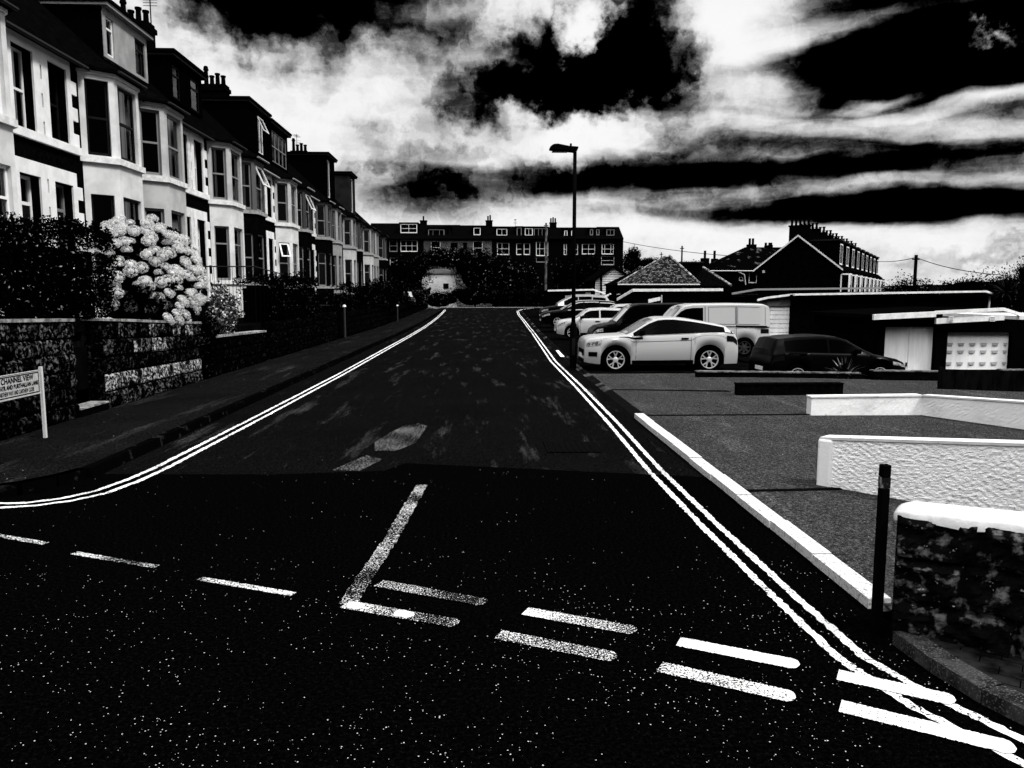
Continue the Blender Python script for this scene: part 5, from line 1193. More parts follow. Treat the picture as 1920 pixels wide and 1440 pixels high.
# ============================================================ FAR CROSS TERRACE
def at(px, py, Y):
    d = _F+_R*((px-960)/1440)+_U*((720-py)/1440); t = Y/d.y; return d.x*t, H_EYE+d.z*t
YK = 124.
def far_house(px0, px1, rt, spec, label, wallm, light=False, chim=None, gable=False):
    """house of the terrace closing the street; spec: windows (px0,px1,py0,py1,frame,mullions)"""
    x0, _ = at(px0, 500, YK); x1, _ = at(px1, 500, YK); _, ev = at(px0, 446, YK); _, rz_ = at(px0, rt, YK)
    rz_ += .35
    root = thing('far_house', ((x0+x1)/2, YK, .6), label, 'house', 'houses of the far cross terrace')
    holes = []
    for (a, b_, c, d, fm, mu) in spec:
        if c < 443: continue
        xa, za = at(a, d, YK); xb, zb = at(b_, c, YK); holes.append((xa-x0, xb-x0, za-.4, zb-.4))
    w = MB(); panel(w, (x0, YK, .4), (1, 0, 0), (0, -1, 0), x1-x0, ev-.4, holes, .15)
    
    if gable: w.add([(x1, YK, .4), (x1, YK+8.5, .4), (x1, YK+8.5, ev), (x1, YK+4.25, rz_-.4), (x1, YK, ev)], [(0, 1, 2, 3, 4)])
    w.build('wall', wallm, root)
    w = MB(); w.box(x0, x1, YK+8.4, YK+8.5, .4, ev); w.build('rear_wall', wallm, root)
    i_ = MB(); i_.box(x0+.05, x1-.05, YK+.3, YK+3, .5, ev-.1); i_.build('dark_room_box', black, root)  # black box stands in for the dark rooms
    r = MB(); r.extr([(YK-.25, ev-.1), (YK+4.25, rz_), (YK+8.75, ev-.1), (YK+8.75, ev-.25), (YK+4.25, rz_-.15), (YK-.25, ev-.25)], 'x', x0, x1); r.build('roof', slate, root)
    for (a, b_, c, d, fm, mu) in spec:
        yy = YK+.1; xa, za = at(a, d, yy); xb, zb = at(b_, c, yy)
        if c < 443:
            yd = YK+.9; xa, za = at(a, d, yd); xb, zb = at(b_, c, yd); q = MB(); q.box(xa-.12, xb+.12, yd+.05, yd+4.0, za-.3, zb+.12); dd = q.build('dormer', dormer_d, root)
            q = MB(); q.box(xa-.22, xb+.22, yd-.12, yd+4, zb+.125, zb+.25); q.build('dormer_roof', slate, dd)
            yy = yd-.02
        window(root, (xa, yy, za), (1, 0, 0), (0, -1, 0), xb-xa, zb-za, fm, (.5,) if zb-za > 1.4 else (), mu, ft=.11, simple=True)
    if chim:
        xc, zc = at(chim[0], chim[1], YK+4.2); q = MB(); q.box(xc-.55, xc+.55, YK+3.9, YK+4.6, rz_-1, zc-.6); q.box(xc-.62, xc+.62, YK+3.85, YK+4.65, zc-.6, zc-.45); ch = q.build('chimney', brickblk, root)
        for k in range(chim[2]): q = MB(); q.cyl(xc+(k-(chim[2]-1)/2)*.36, YK+4.2, zc-.45, zc+.25+.15*(k % 2), .13, 8); q.build('chimney_pot', brickblk, ch)
    g_ = MB(); g_.tube([(x0+.05, YK-.3, ev-.12), (x1-.05, YK-.3, ev-.12)], .06, 5); g_.build('gutter', trimblk, root)
    return root
fw, fg = frame_w, frame_g
far_house(690, 795, 418, [(751, 782, 420, 437, fw, (.5,)), (730, 745, 450, 472, fg, ()), (751, 783, 450, 472, fw, (.33, .67)), (731, 745, 483, 500, fw, ())], 'leftmost house of the far terrace with a gabled dormer', wallblk, chim=(794, 408, 1))
far_house(795, 862, 421, [(803, 833, 430, 445, dormer_m and fg, (.3, .7)), (860-26, 860-16, 428, 442, frame_d, ()), (808, 826, 452, 476, fw, ()), (845, 858, 455, 476, frame_d, ())], 'far terrace house with balcony dormer, pale wall, above the outbuilding', mat('dim_render', .05, .9, 0, c2=.10, ns=.3))
far_house(862, 922, 422, [(888, 901, 427, 441, fw, ()), (868, 876, 455, 470, frame_d, ()), (887, 905, 452, 478, fw, ())], 'far terrace house with small gabled dormer and pale wall beside it', MATS['dim_render'], chim=(917, 408, 2))
far_house(922, 978, 424, [(931, 951, 429, 442, fw, (.5,)), (969, 978, 427, 443, fg, ()), (932, 955, 455, 478, fw, (.4,)), (968, 980, 456, 478, fw, ())], 'far terrace house with wide dormer left of the pole', wallblk)
far_house(978, 1030, 424, [(984, 999, 428, 442, fw, (.5,)), (1001, 1027, 428, 443, fg, (.33, .6)), (982, 994, 456, 478, fw, ()), (1005, 1028, 453, 480, fw, (.3, .7)), (1005, 1028, 482, 492, fg, ())], 'far terrace house with long dormer behind the thin pole', wallblk, chim=(1037, 412, 3))
far_house(1030, 1085, 426, [(1058, 1064, 432, 444, fw, ()), (1071, 1076, 432, 444, fw, ()), (1057, 1063, 457, 478, fw, ()), (1077, 1084, 457, 478, fw, ())], 'far terrace house right behind the lamp column', wallblk)
far_house(1085, 1125, 426, [(1106, 1112, 430, 441, fg, ()), (1118, 1124, 430, 441, fg, ()), (1091, 1116, 457, 477, fw, (.5,)), (1108, 1116, 490, 515, fg, ())], 'far terrace house with one broad window, second from the right end', wallblk)
far_house(1125, 1168, 425, [(1137, 1152, 430, 442, fg, (.5,)), (1128, 1151, 457, 477, fw, (.25, .75)), (1127, 1152, 480, 497, stucco_b, ())], 'right end house of the far terrace with a white bay and open gable', wallblk, gable=True, chim=(1157, 432, 1))
aerial(at(966, 420, 128)[0], 128, 12.6, 14.6, 'tiny aerial on the far cross terrace roof', .03)

# street pole with wires in front of the far terrace
def pole(px, pyt, Y, zb, r, label, m=None):
    x, zt = at(px, pyt, Y); o = thing('utility_pole', (x, Y, zb), label, 'pole', 'poles'); b = MB(); b.tube([(x, Y, zb), (x, Y, zt)], r, 8, r*.8); b.build('shaft', m or wood_d, o)
    b = MB(); b.box(x-.3, x+.3, Y-.04, Y+.04, zt-.4, zt-.3); b.build('crossarm', iron, o); return x, zt
pole(1024, 418, 104, .5, .16, 'ivy topped thin pole in front of the far terrace', mat('lichened_pole', .02, .9, 0, c2=.12, ns=2))
pole(985, 500, 103.4, .6, .08, 'thin pole among the trees at the street end', brickblk)
xP, zP = pole(1718, 478, 62, -1., .16, 'dark utility pole above the long garage roof')
pole(1279, 461, 110, -.5, .14, 'distant utility pole above the tiled bungalow roof')
pole(1240, 473, 130, -.5, .10, 'faint distant pole left of the bungalow roof peak')
def wire(p, q, sag, r, label):
    p, q = Vector(p), Vector(q); b = MB(); pts = []
    for i in range(25): t = i/24; v = p.lerp(q, t); v.z -= sag*4*t*(1-t); pts.append(v)
    b.tube(pts, r, 4, caps=False); tag(b.build('overhead_wire', iron), label, 'wire', 'overhead wires')
x1_, z1_ = at(1168, 453, YK); x2_, z2_ = at(1372, 480, 90)
wire((x1_, YK, z1_), (x2_, 90, z2_), .25, .045, 'thick wire sagging from the far terrace across to the hip roofed house')
x3_, z3_ = at(1620, 486, 80); wire((x3_, 80, z3_), (xP, 62, zP-.2), .3, .035, 'wire from the receding terrace to the dark utility pole')
x4_, z4_ = at(1885, 516, 42); wire((xP, 62, zP-.2), (x4_, 42, z4_), .25, .03, 'wire running down from the dark utility pole to the palms')

# white outbuilding at the end of the street
YO = 108.; x0, zt = at(791, 513, YO); x1, zb = at(856, 545, YO)
ob = thing('outbuilding', ((x0+x1)/2, YO, .5), 'white outbuilding half buried in dark trees at the street end', 'outbuilding')
b = MB(); b.box(x0, x1, YO, YO+4, .3, zt); b.build('wall', mat('bright_whitewash', .88, .9, 0, c2=.78, ns=2), ob)
b = MB(); b.prism([(x0-.2, YO-.2), (x1+.2, YO-.2), (x1+.2, YO+4.2), (x0-.2, YO+4.2)], zt+.002, zt+.7, [(x0+1.4, YO+1.6), (x1-1.4, YO+1.6), (x1-1.4, YO+2.4), (x0+1.4, YO+2.4)]); b.build('roof', MATS['dim_render'], ob)
window(ob, (at(831, 540, YO)[0], YO-.06, at(831, 541, YO)[1]), (1, 0, 0), (0, -1, 0), .75, .7, frame_d, (), (), ft=.08, simple=True)
# ============================================================ RIGHT BUILDINGS
def boxy(root, name, px0, px1, py0, py1, Y, dep, m, zb=None, bot=None):
    x0, zt = at(px0, py0, Y); x1, _ = at(px1, py0, Y); z0 = zb if zb is not None else at(px0, py1, Y)[1]
    b = MB(); b.box(x0, x1, Y, Y+dep, z0, zt); return b.build(name, m, root), (x0, x1, z0, zt)
fas = mat('white_fascia', .8, .8, .0, c2=.62, ns=4)
garwall = mat('dark_render', .0006, .95, 0, c2=.0012, ns=2)
greyw = mat('mid_grey_render', .12, .9, 0, c2=.05, ns=3)
def fascia(root, pts, Y, th, thick=.12, m=None, name='fascia'):
    """sloping white board along photo heights"""
    b = MB()
    for (ax, ay, ya), (bx, by, yb) in zip(pts[:-1], pts[1:]):
        p = at(ax, ay, ya); q = at(bx, by, yb)
        b.add([(p[0], ya, p[1]-th), (q[0], yb, q[1]-th), (q[0], yb+thick, q[1]-th), (p[0], ya+thick, p[1]-th), (p[0], ya, p[1]), (q[0], yb, q[1]), (q[0], yb+thick, q[1]), (p[0], ya+thick, p[1])],
              [(0, 1, 5, 4), (1, 2, 6, 5), (2, 3, 7, 6), (3, 0, 4, 7), (4, 5, 6, 7), (3, 2, 1, 0)])
    return b.build(name, m or fas, root)
# --- near garage pair
YG = 28.
ga = thing('garage', (16.6, YG, -.9), 'small garage with tall white double timber doors and white fascia', 'garage', 'lock up garages')
xa, zt = at(1652, 598, YG); xb, zb = at(1755, 709, YG); d0, d1 = at(1658, 660, YG)[0], at(1752, 660, YG)[0]; zd0, zd1 = at(1660, 710, YG)[1], at(1700, 613, YG)[1]
xm = at(1757, 600, YG)[0]; zr = at(1640, 592, YG)[1]
b = MB(); panel(b, (xa-.1, YG, -1.2), (1, 0, 0), (0, -1, 0), xm-xa+.1, zt+1.2, [(d0-xa+.1, d1-xa+.1, zd0+1.2, zd1+1.2)], .15); b.box(xa-.1, xa-.0, YG+.01, YG+5.5, -1.2, zt); b.build('wall', garwall, ga)
gw = mat('ribbed_white_door', .88, .8, .0, c2=.78, ns=6, stretch=(1, 1, .1))
for k in (0, 1):
    u0, u1 = d0+(d1-d0)*k*.5+.01, d0+(d1-d0)*(k+1)*.5-.01; b = MB(); b.box(u0, u1, YG+.10, YG+.14, zd0, zd1)
    n = 9
    for i in range(n): b.box(u0+(u1-u0)*i/n+.012, u0+(u1-u0)*(i+1)/n-.002, YG+.09, YG+.0995, zd0, zd1)
    dd = b.build('door', gw, ga)
    if k == 0: b = MB(); b.box(u1-.07, u1-.02, YG+.05, YG+.09, zd0+.45, zd0+.6); b.build('handle', iron, dd)
b = MB(); zr1 = at(1757, 583, YG)[1]
b.add([(xa-.35, YG-.45, zr-.02), (xm+.05, YG-.45, zr1-.06), (xm+.05, YG+5.6, zr1-.06), (xa-.35, YG+5.6, zr-.02), (xa-.35, YG-.45, zr+.04), (xm+.05, YG-.45, zr1), (xm+.05, YG+5.6, zr1), (xa-.35, YG+5.6, zr+.04)], [(0, 3, 2, 1), (4, 5, 6, 7), (0, 1, 5, 4), (1, 2, 6, 5), (2, 3, 7, 6), (3, 0, 4, 7)]); b.build('roof', slate, ga)
fascia(ga, [(1639, 589.5, YG-.5), (1756, 584, YG-.5)], YG, .20)
gb = thing('garage', (19.5, YG-.1, -.9), 'wide garage with white panelled up and over door and deep white fascia', 'garage', 'lock up garages')
Y2 = YG-.12; xa, zt = at(1757, 603, Y2); xb, _ = at(1908, 600, Y2); e0, e1 = at(1773, 693, Y2)[0], at(1893, 693, Y2)[0]; f0, f1 = at(1773, 694, Y2)[1], at(1830, 623, Y2)[1]
b = MB(); panel(b, (xa, Y2, -1.2), (1, 0, 0), (0, -1, 0), xb-xa+.6, zt+1.2, [(e0-xa, e1-xa, f0+1.2, f1+1.2)], .22); b.box(xa, xa+.1, Y2+.01, Y2+6, -1.2, zt); b.box(xb+.5, xb+.6, Y2+.01, Y2+6, -1.2, zt); b.build('wall', garwall, gb)
b = MB(); b.box(e0, e1, Y2+.18, Y2+.2, f0, f1)
nc = 6; W_ = (e1-e0)/5.6; dr = b.build('door', gw, gb); b = MB()
for r_i, zz in enumerate((.16, .55, .80)):
    for i in range(nc):
        u = e0+.06+W_*i; u2 = min(u+W_*.62, e1-.03); z = f0+(f1-f0)*(zz*.8)
        b = MB(); b.add([(u, Y2+.178, z+.10), (u2, Y2+.178, z+.10), (u2-.05, Y2+.15, z), (u+.05, Y2+.15, z)], [(0, 3, 2, 1)]); b.quad((u+.05, Y2+.15, z), (u2-.05, Y2+.15, z), (u2-.05, Y2+.178, z-.01), (u+.05, Y2+.178, z-.01)); b.build('raised_panel', mat('panel_moulding', .25, .8, 0), dr)
fascia(gb, [(1756, 583, Y2-.35), (1884, 577, Y2-.35), (1912, 586, Y2+1.2)], Y2, .12, name='roof_edge')
fascia(gb, [(1756, 597, Y2-.30), (1884, 590, Y2-.30)], Y2, .20)
b = MB(); p, q = at(1756, 584, Y2-.3), at(1884, 578, Y2-.3)
b.add([(p[0], Y2-.2, p[1]-.02), (q[0]+.2, Y2-.2, q[1]-.02), (q[0]+.2, Y2+6, q[1]-.02), (p[0], Y2+6, p[1]-.02)], [(0, 1, 2, 3)]); b.build('roof', slate, gb)
for px in (1783, 1861):
    x, z = at(px, 598, Y2-.32); b = MB(); b.box(x-.09, x+.09, Y2-.335, Y2-.305, z-.09, z+.09); fp = b.build('notice_plate', frame_w, gb)
    b = MB(); [b.box(x-.07, x+.07, Y2-.338, Y2-.336, z+dz-.008, z+dz+.008) for dz in (-.05, 0, .05)]; b.build('notice_print', iron, fp)
gc = thing('garage', (24, YG, -.9), 'garage at the right edge showing only its roof corner', 'garage', 'lock up garages')
x0, z0 = at(1912, 592, YG+1); b = MB(); b.box(x0+.25, x0+5, YG+1.3, YG+6, -1.2, z0-.2); b.build('wall', garwall, gc); b = MB(); b.box(x0, x0+5, YG+1, YG+6, z0-.15, z0); b.build('roof', fas, gc)

# --- long garage block behind
YL = 40.
lg = thing('long_garage', (22, YL, -.9), 'long dark flat roofed garage block with a thin white fascia line', 'garage', 'lock up garages')
xq0 = at(1422, 563, YL+.5)[0]; x0, zt = at(1484, 556, YL); x1, _ = at(1850, 553, YL); b = MB(); b.box(x0, x1, YL, YL+7, -1.2, zt); b.box(xq0, x0-.001, YL+.5, YL+7, -1.2, zt-.01); b.build('wall', garwall, lg)
xq, zq = at(1422, 563, YL+.1); dx0, dx1 = at(1442, 632, YL+.1)[0], at(1480, 632, YL+.1)[0]; dz0, dz1 = at(1460, 640, YL+.1)[1], at(1460, 574, YL+.1)[1]
b = MB(); panel(b, (xq, YL+.1, -1.2), (1, 0, 0), (0, -1, 0), x0-xq, zt+1.15, [(dx0-xq, dx1-xq, dz0+1.2, dz1+1.2)], .15); b.build('end_wall', greyw, lg)
b = MB(); b.box(dx0, dx1, YL+.22, YL+.24, dz0, dz1)
for i in range(8): z = dz0+(dz1-dz0)*i/8; b.box(dx0, dx1, YL+.18, YL+.218, z+.02, z+(dz1-dz0)/8-.015)
b.build('roller_door', gw, lg)
b = MB(); b.prism([(xq-.1, YL-.0), (x0-.2, YL-.0), (x0, YL-.35), (x1+.3, YL-.35), (x1+.3, YL+7), (xq-.1, YL+7)], zt, zt+.10); b.build('roof', slate, lg)
fascia(lg, [(1421, 561, YL-.1), (1440, 556.5, YL-.1), (1484, 551.0, YL-.12), (1490, 550.5, YL-.45), (1850, 544.5, YL-.45), (1862, 549, YL+.8)], YL, .10)
b = MB(); b.tube([(x1+.1, YL-.1, zt-.8), (x1+.1, YL-.1, zt+.1)], .05, 6); b.build('downpipe', gutter_l, lg)
# --- grey block with an opening, long roof line behind
YM = 50.
gm_ = thing('flat_roofed_building', (20, YM, -.9), 'grey flat roofed building with a dark open doorway beside the white van', 'building', None)
x0, zt = at(1377, 552, YM); x1, _ = at(1421, 548, YM); o0, o1 = at(1386, 600, YM)[0], at(1410, 600, YM)[0]; oz1 = at(1400, 561, YM)[1]
b = MB(); panel(b, (x0, YM, -1.2), (1, 0, 0), (0, -1, 0), x1-x0, zt+1.2, [(o0-x0, o1-x0, .2, oz1+1.2)], .3); b.build('wall', greyw, gm_)
b = MB(); b.box(o0, o1, YM+.25, YM+.3, -1., oz1-.9); b.build('shutter', stucco_b, gm_)
xr, _ = at(1742, 541, YM+3); b = MB(); b.box(x1, xr, YM+2, YM+9, -1.2, at(1500, 547, YM+2)[1]); b.box(x0, x1, YM+.5, YM+9, -1.2, zt-.02); b.build('side_wall', garwall, gm_)
fascia(gm_, [(1373, 549, YM-.2), (1420, 541, YM-.2), (1740, 537.5, YM+2)], YM, .12, m=mat('dull_fascia', .22, .8, .05))
# --- long low building left of it
YD = 56.
gd = thing('flat_roofed_building', (14, YD, -.3), 'low dark garage block with a broad white fascia below the tiled bungalow', 'building', None)
x0, zt = at(1190, 547, YD); x1, _ = at(1352, 547, YD); b = MB(); b.box(x0, x1, YD, YD+6, -.9, zt); b.box(at(1158, 560, YD+2)[0], x0, YD+2, YD+6, -.5, zt-.2); b.build('wall', garwall, gd)
fascia(gd, [(1157, 559, YD+1.8), (1187, 541.5, YD-.2), (1356, 540.5, YD-.2)], YD, .20)
b = MB(); b.box(x0-.1, x1+.2, YD, YD+6, zt+.0, zt+.12); b.build('roof', slate, gd)
fascia(gd, [(1216, 561.5, YD-.25), (1239, 556.5, YD-.25)], YD, .25, name='white_board')
b = MB(); x, z = at(1241, 556, YD-.3); b.box(x-.03, x+.03, YD-.3, YD-.2, z-.5, z+.1); b.build('downpipe', gutter_l, gd)
# --- garage with pale door at the far end
YE = 66.
ge = thing('flat_roofed_building', (8, YE, .1), 'small flat roofed garage with pale door beside the far dark car', 'building', None)
x0, zt = at(1029, 546, YE); x1, _ = at(1112, 546, YE); b = MB(); b.box(x0, x1, YE, YE+6, 0, zt); b.build('wall', garwall, ge)
fascia(ge, [(1027, 543.5, YE-.3), (1112, 541.5, YE-.3), (1135, 549, YE+3)], YE, .14)
fascia(ge, [(1060, 554, YE-.1), (1096, 553, YE-.1)], YE, 1.0, name='door', thick=.05, m=stucco_b)
fascia(ge, [(1098, 548, YE-.12), (1108, 548, YE-.12)], YE, 1.5, name='pier', thick=.1, m=stucco_b)
b = MB(); b.box(x0-.1, x1+.1, YE-.1, YE+6, zt, zt+.1); b.build('roof', slate, ge)
YB = 62.
for k, (a, c, t) in enumerate(((1127, 1146, 554), (1147, 1166, 553))):
    pr = thing('porch', (at(a, 560, YB)[0], YB, 0), ('left white framed porch below the white gable', 'right white framed porch beside the long fascia')[k], 'porch', 'white framed porches'); x0, zt = at(a, t+4, YB); x1, z1 = at(c, t-4, YB)
    b = MB(); b.box(x0, x0+.12, YB, YB+.12, 0, zt); b.box(x1-.12, x1, YB, YB+.12, 0, z1); b.build('post', fas, pr)
    fascia(pr, [(a-2, t+3, YB-.1), (c, t-4, YB-.1)], YB, .14)
    b = MB(); b.box(x0+.12, x1-.12, YB+.1, YB+2.5, 0, zt-.2); b.build('wall', garwall, pr)
# --- white weatherboarded gable
YW = 78.
wg = thing('weatherboarded_house', (12.5, YW, .2), 'small gabled house clad in white weatherboards', 'house')
x0, ze = at(1116, 525, YW); x1, _ = at(1184, 530, YW); xp, zp = at(1151, 502, YW)
b = MB()
n = 11; z0 = .0
for i in range(n*2):
    za = z0+(zp-z0)*i/(n*2); zb = z0+(zp-z0)*(i+1)/(n*2)-.035
    f = lambda z: (x0, x1) if z <= ze else (x0+(xp-x0)*(z-ze)/(zp-ze), x1+(xp-x1)*(z-ze)/(zp-ze))
    a, c = f(za); a2, c2 = f(zb); b.add([(a, YW-.04, za), (c, YW-.04, za), (c2, YW, zb), (a2, YW, zb)], [(0, 1, 2, 3)])
    b.add([(a, YW-.04, za), (a, YW+.02, za), (c, YW+.02, za), (c, YW-.04, za)], [(0, 1, 2, 3)])
b.build('weatherboards', stucco, wg)
b = MB(); b.add([(x0, YW+.03, 0), (x1, YW+.03, 0), (x1, YW+.03, ze), (xp, YW+.03, zp), (x0, YW+.03, ze), (x0, YW+7, 0), (x1, YW+7, 0), (x1, YW+7, ze), (xp, YW+7, zp), (x0, YW+7, ze)], [(0, 1, 2, 3, 4), (9, 8, 7, 6, 5), (1, 6, 7, 2), (5, 0, 4, 9)]); b.build('wall', garwall, wg)
b = MB()
for sx, (ex) in ((x0, -.35), (x1, .35)):
    dz = -.35*(zp-ze)/abs(xp-sx)
    b.add([(sx+ex, YW-.3, ze+dz+.05), (xp, YW-.3, zp+.08), (xp, YW+7.2, zp+.08), (sx+ex, YW+7.2, ze+dz+.05), (sx+ex, YW-.3, ze+dz+.25), (xp, YW-.3, zp+.28), (xp, YW+7.2, zp+.28), (sx+ex, YW+7.2, ze+dz+.25)], [(0, 1, 5, 4), (4, 5, 6, 7), (0, 3, 2, 1), (2, 3, 7, 6), (3, 0, 4, 7)])
b.build('roof', slate, wg)
b = MB(); b.tube([(at(1127, 500, YW)[0], YW-.2, 0), (at(1127, 500, YW)[0], YW-.2, at(1127, 512, YW)[1])], .12, 6); b.build('flue', iron, wg)
# --- tiled hip-roofed bungalow
YH = 68.
bg = thing('bungalow', (15.5, YH, -.3), 'bungalow with a steep hipped roof of light edged tiles', 'house')
A0, ze = at(1158, 533, YH); A1, _ = at(1312, 531, YH); apx, apz = at(1251, 481, YH+4.2)
def tiles(b, p0, p1, top0, top1, rows, cols):
    """overlapping tile courses between an eave line and a ridge line"""
    p0, p1, top0, top1 = map(Vector, (p0, p1, top0, top1)); nn = (p1-p0).cross(top0-p0).normalized()
    if nn.z < 0: nn = -nn
    for i in range(rows):
        a, c = p0.lerp(top0, i/rows), p1.lerp(top1, i/rows); a2, c2 = p0.lerp(top0, (i+1)/rows), p1.lerp(top1, (i+1)/rows)
        k = max(1, int(cols*(c-a).length/(p1-p0).length))
        for j in range(k):
            q0, q1, q2, q3 = a.lerp(c, j/k), a.lerp(c, (j+.8)/k), a2.lerp(c2, (j+.8)/k), a2.lerp(c2, j/k)
            b.add([q0+nn*.09, q1+nn*.09, q2+nn*.02, q3+nn*.02, q0+nn*.0, q1+nn*.0], [(0, 1, 2, 3), (4, 5, 1, 0)])
tile_m = leaf_mat('roof_tile', .012, .16, .6, .8, .02)
b = MB(); rg = .6
b.add([(A0, YH, ze), (A1, YH, ze), (A1+.2, YH+9, ze), (A0, YH+9, ze), (apx-.2, YH+4.2, apz), (apx+.2, YH+4.4, apz)], [(0, 1, 5, 4), (1, 2, 5), (2, 3, 4, 5), (3, 0, 4)]); b.build('roof', slate, bg)
b = MB(); tiles(b, (A0, YH, ze), (A1, YH, ze), (apx-.2, YH+4.2, apz), (apx+.2, YH+4.3, apz), 20, 46); b.build('roof_tiles', tile_m, bg)
b = MB(); b.tube([(A1, YH, ze+.1), (apx+.2, YH+4.2, apz+.1)], .10, 6); b.tube([(A0, YH, ze+.1), (apx-.2, YH+4.2, apz+.1)], .06, 6); b.build('hip_tiles', mat('pale_hip_tile', .02, .9, 0, c2=.35, ns=3), bg)
b = MB(); b.box(A0+.3, A1-.3, YH+.4, YH+8.6, -.9, ze); b.build('wall', garwall, bg)
b = MB(); b.tube([(A0, YH-.05, ze-.03), (A1, YH-.05, ze-.03)], .06, 6); b.build('gutter', gutter_l, bg)
B0, B1 = at(1300, 536, YH+3)[0], at(1371, 537, YH+3)[0]; bz = at(1330, 536, YH+3)[1]; bx, bzt = at(1318, 502, YH+6)
b = MB(); b.add([(B0, YH+3, bz), (B1, YH+3, bz), (B1, YH+11, bz), (B0, YH+11, bz), (bx, YH+6, bzt), (bx, YH+8, bzt)], [(0, 1, 4), (1, 2, 5, 4), (2, 3, 5), (3, 0, 4, 5)]); b.box(B0, B1-.3, YH+3.4, YH+10.6, -.9, bz-.01); b.build('rear_roof', slate, bg)
b = MB(); b.tube([(B1, YH+3, bz+.05), (bx, YH+6, bzt+.05)], .12, 6); b.build('hip_tiles', MATS['pale_hip_tile'], bg)
x0, z0 = at(1276, 493, YH+6); x1, z1 = at(1316, 515, YH+6); b = MB(); b.box(x0, x1, YH+6, YH+9, z1-1, z0); b.build('dormer', garwall, bg)
b = MB(); b.box(x0-.1, x1+.1, YH+5.8, YH+9, z0, z0+.12); b.build('dormer_roof', gutter_m, bg)
# --- distant chimneys between roofs
hh = thing('distant_house', (24.5, 96, -.3), 'distant dark house with two chimney stacks behind the bungalow', 'house')
x0, z0 = at(1310, 498, 96); x1, _ = at(1352, 498, 96); b = MB(); b.box(x0, x1, 96, 103, -.9, z0-.8); b.build('wall', garwall, hh); b = MB(); b.extr([(96-.2, z0-.8), (99.5, z0+.1), (103.2, z0-.8)], 'x', x0-.3, x1+.3); b.build('roof', slate, hh)
for px, t, w in ((1322, 484, 14), (1340, 485, 11)):
    xa, zt = at(px-w/2, t, 99); xb, _ = at(px+w/2, t, 99); b = MB(); b.box(xa, xb, 98.7, 99.4, z0-1, zt); ch = b.build('chimney', brickblk, hh)
    b = MB(); xm_, zz = at(px, 470, 99); b.cyl(xm_, 99, zt, zz, .16, 8); b.build('chimney_pot', brickblk, ch)
# --- hip roofed house beside the gable
YI = 84.
hi_ = thing('hip_roofed_house', (29, YI, -.5), 'dark hip roofed house with patchy tiles left of the big gable', 'house')
x0, ze = at(1331, 508, YI); x1, _ = at(1445, 508, YI); xr0, zr = at(1397, 463.5, YI+4.5); xr1, _ = at(1470, 463.5, YI+4.5)
b = MB(); b.add([(x0, YI, ze), (x1+2, YI, ze), (x1+2, YI+9, ze), (x0, YI+9, ze), (xr0, YI+4.5, zr), (xr1, YI+4.5, zr)], [(0, 1, 5, 4), (2, 3, 4, 5), (3, 0, 4), (1, 2, 5)]); b.build('roof', mat('patchy_slate', .0007, .9, 0, c2=.08, ns=1.1, nd_=9, lo=.60, hi=.72), hi_)
hi_w = [(1386, 1394, 519, 527, frame_w), (1404, 1420, 509, 531, frame_w)]
b = MB(); panel(b, (x0+.4, YI+.4, -1), (1, 0, 0), (0, -1, 0), x1-x0-.4, ze+.95, [(at(a, c, YI+.4)[0]-x0-.4, at(b_, c, YI+.4)[0]-x0-.4, at(a, d, YI+.4)[1]+1, at(a, c, YI+.4)[1]+1) for a, b_, c, d, _ in hi_w], .1); b.build('wall', garwall, hi_)
for a, b_, c, d, fm in hi_w: xa, za = at(a, d, YI+.4); xb, zb = at(b_, c, YI+.4); window(hi_, (xa, YI+.45, za), (1, 0, 0), (0, -1, 0), xb-xa, zb-za, fm, (), (), ft=.09, simple=True)
b = MB(); b.box(x0+.5, x1-.1, YI+.6, YI+8, -1, ze-.1); b.build('dark_room_box', black, hi_)  # black box standing for the darkness indoors
b = MB(); b.tube([(x0, YI-.05, ze), (x1, YI-.05, ze)], .06, 6); b.tube([(at(1380, 510, YI)[0], YI, ze), (at(1396, 512, YI)[0], YI, ze-.4), (at(1398, 535, YI)[0], YI, ze-1.5)], .05, 6); b.build('gutter', gutter_l, hi_)
for px, t, w, pots in ((1409, 460, 16, (1406, 1412)), (1437, 462, 5, (1436,)), (1444, 461, 7, (1443, 1446))):
    xa, zt = at(px-w/2, t, YI+4.6); xb, _ = at(px+w/2, t, YI+4.6); b = MB(); b.box(xa, xb, YI+4.3, YI+4.9, zr-.8, zt+.1); ch = b.build('chimney', brickblk, hi_)
    for q in pots: b = MB(); xq_, zz = at(q, 447 if px < 1420 else 455, YI+4.6); b.cyl(xq_, YI+4.6, zt, zz, .14, 8); b.build('chimney_pot', brickblk, ch)
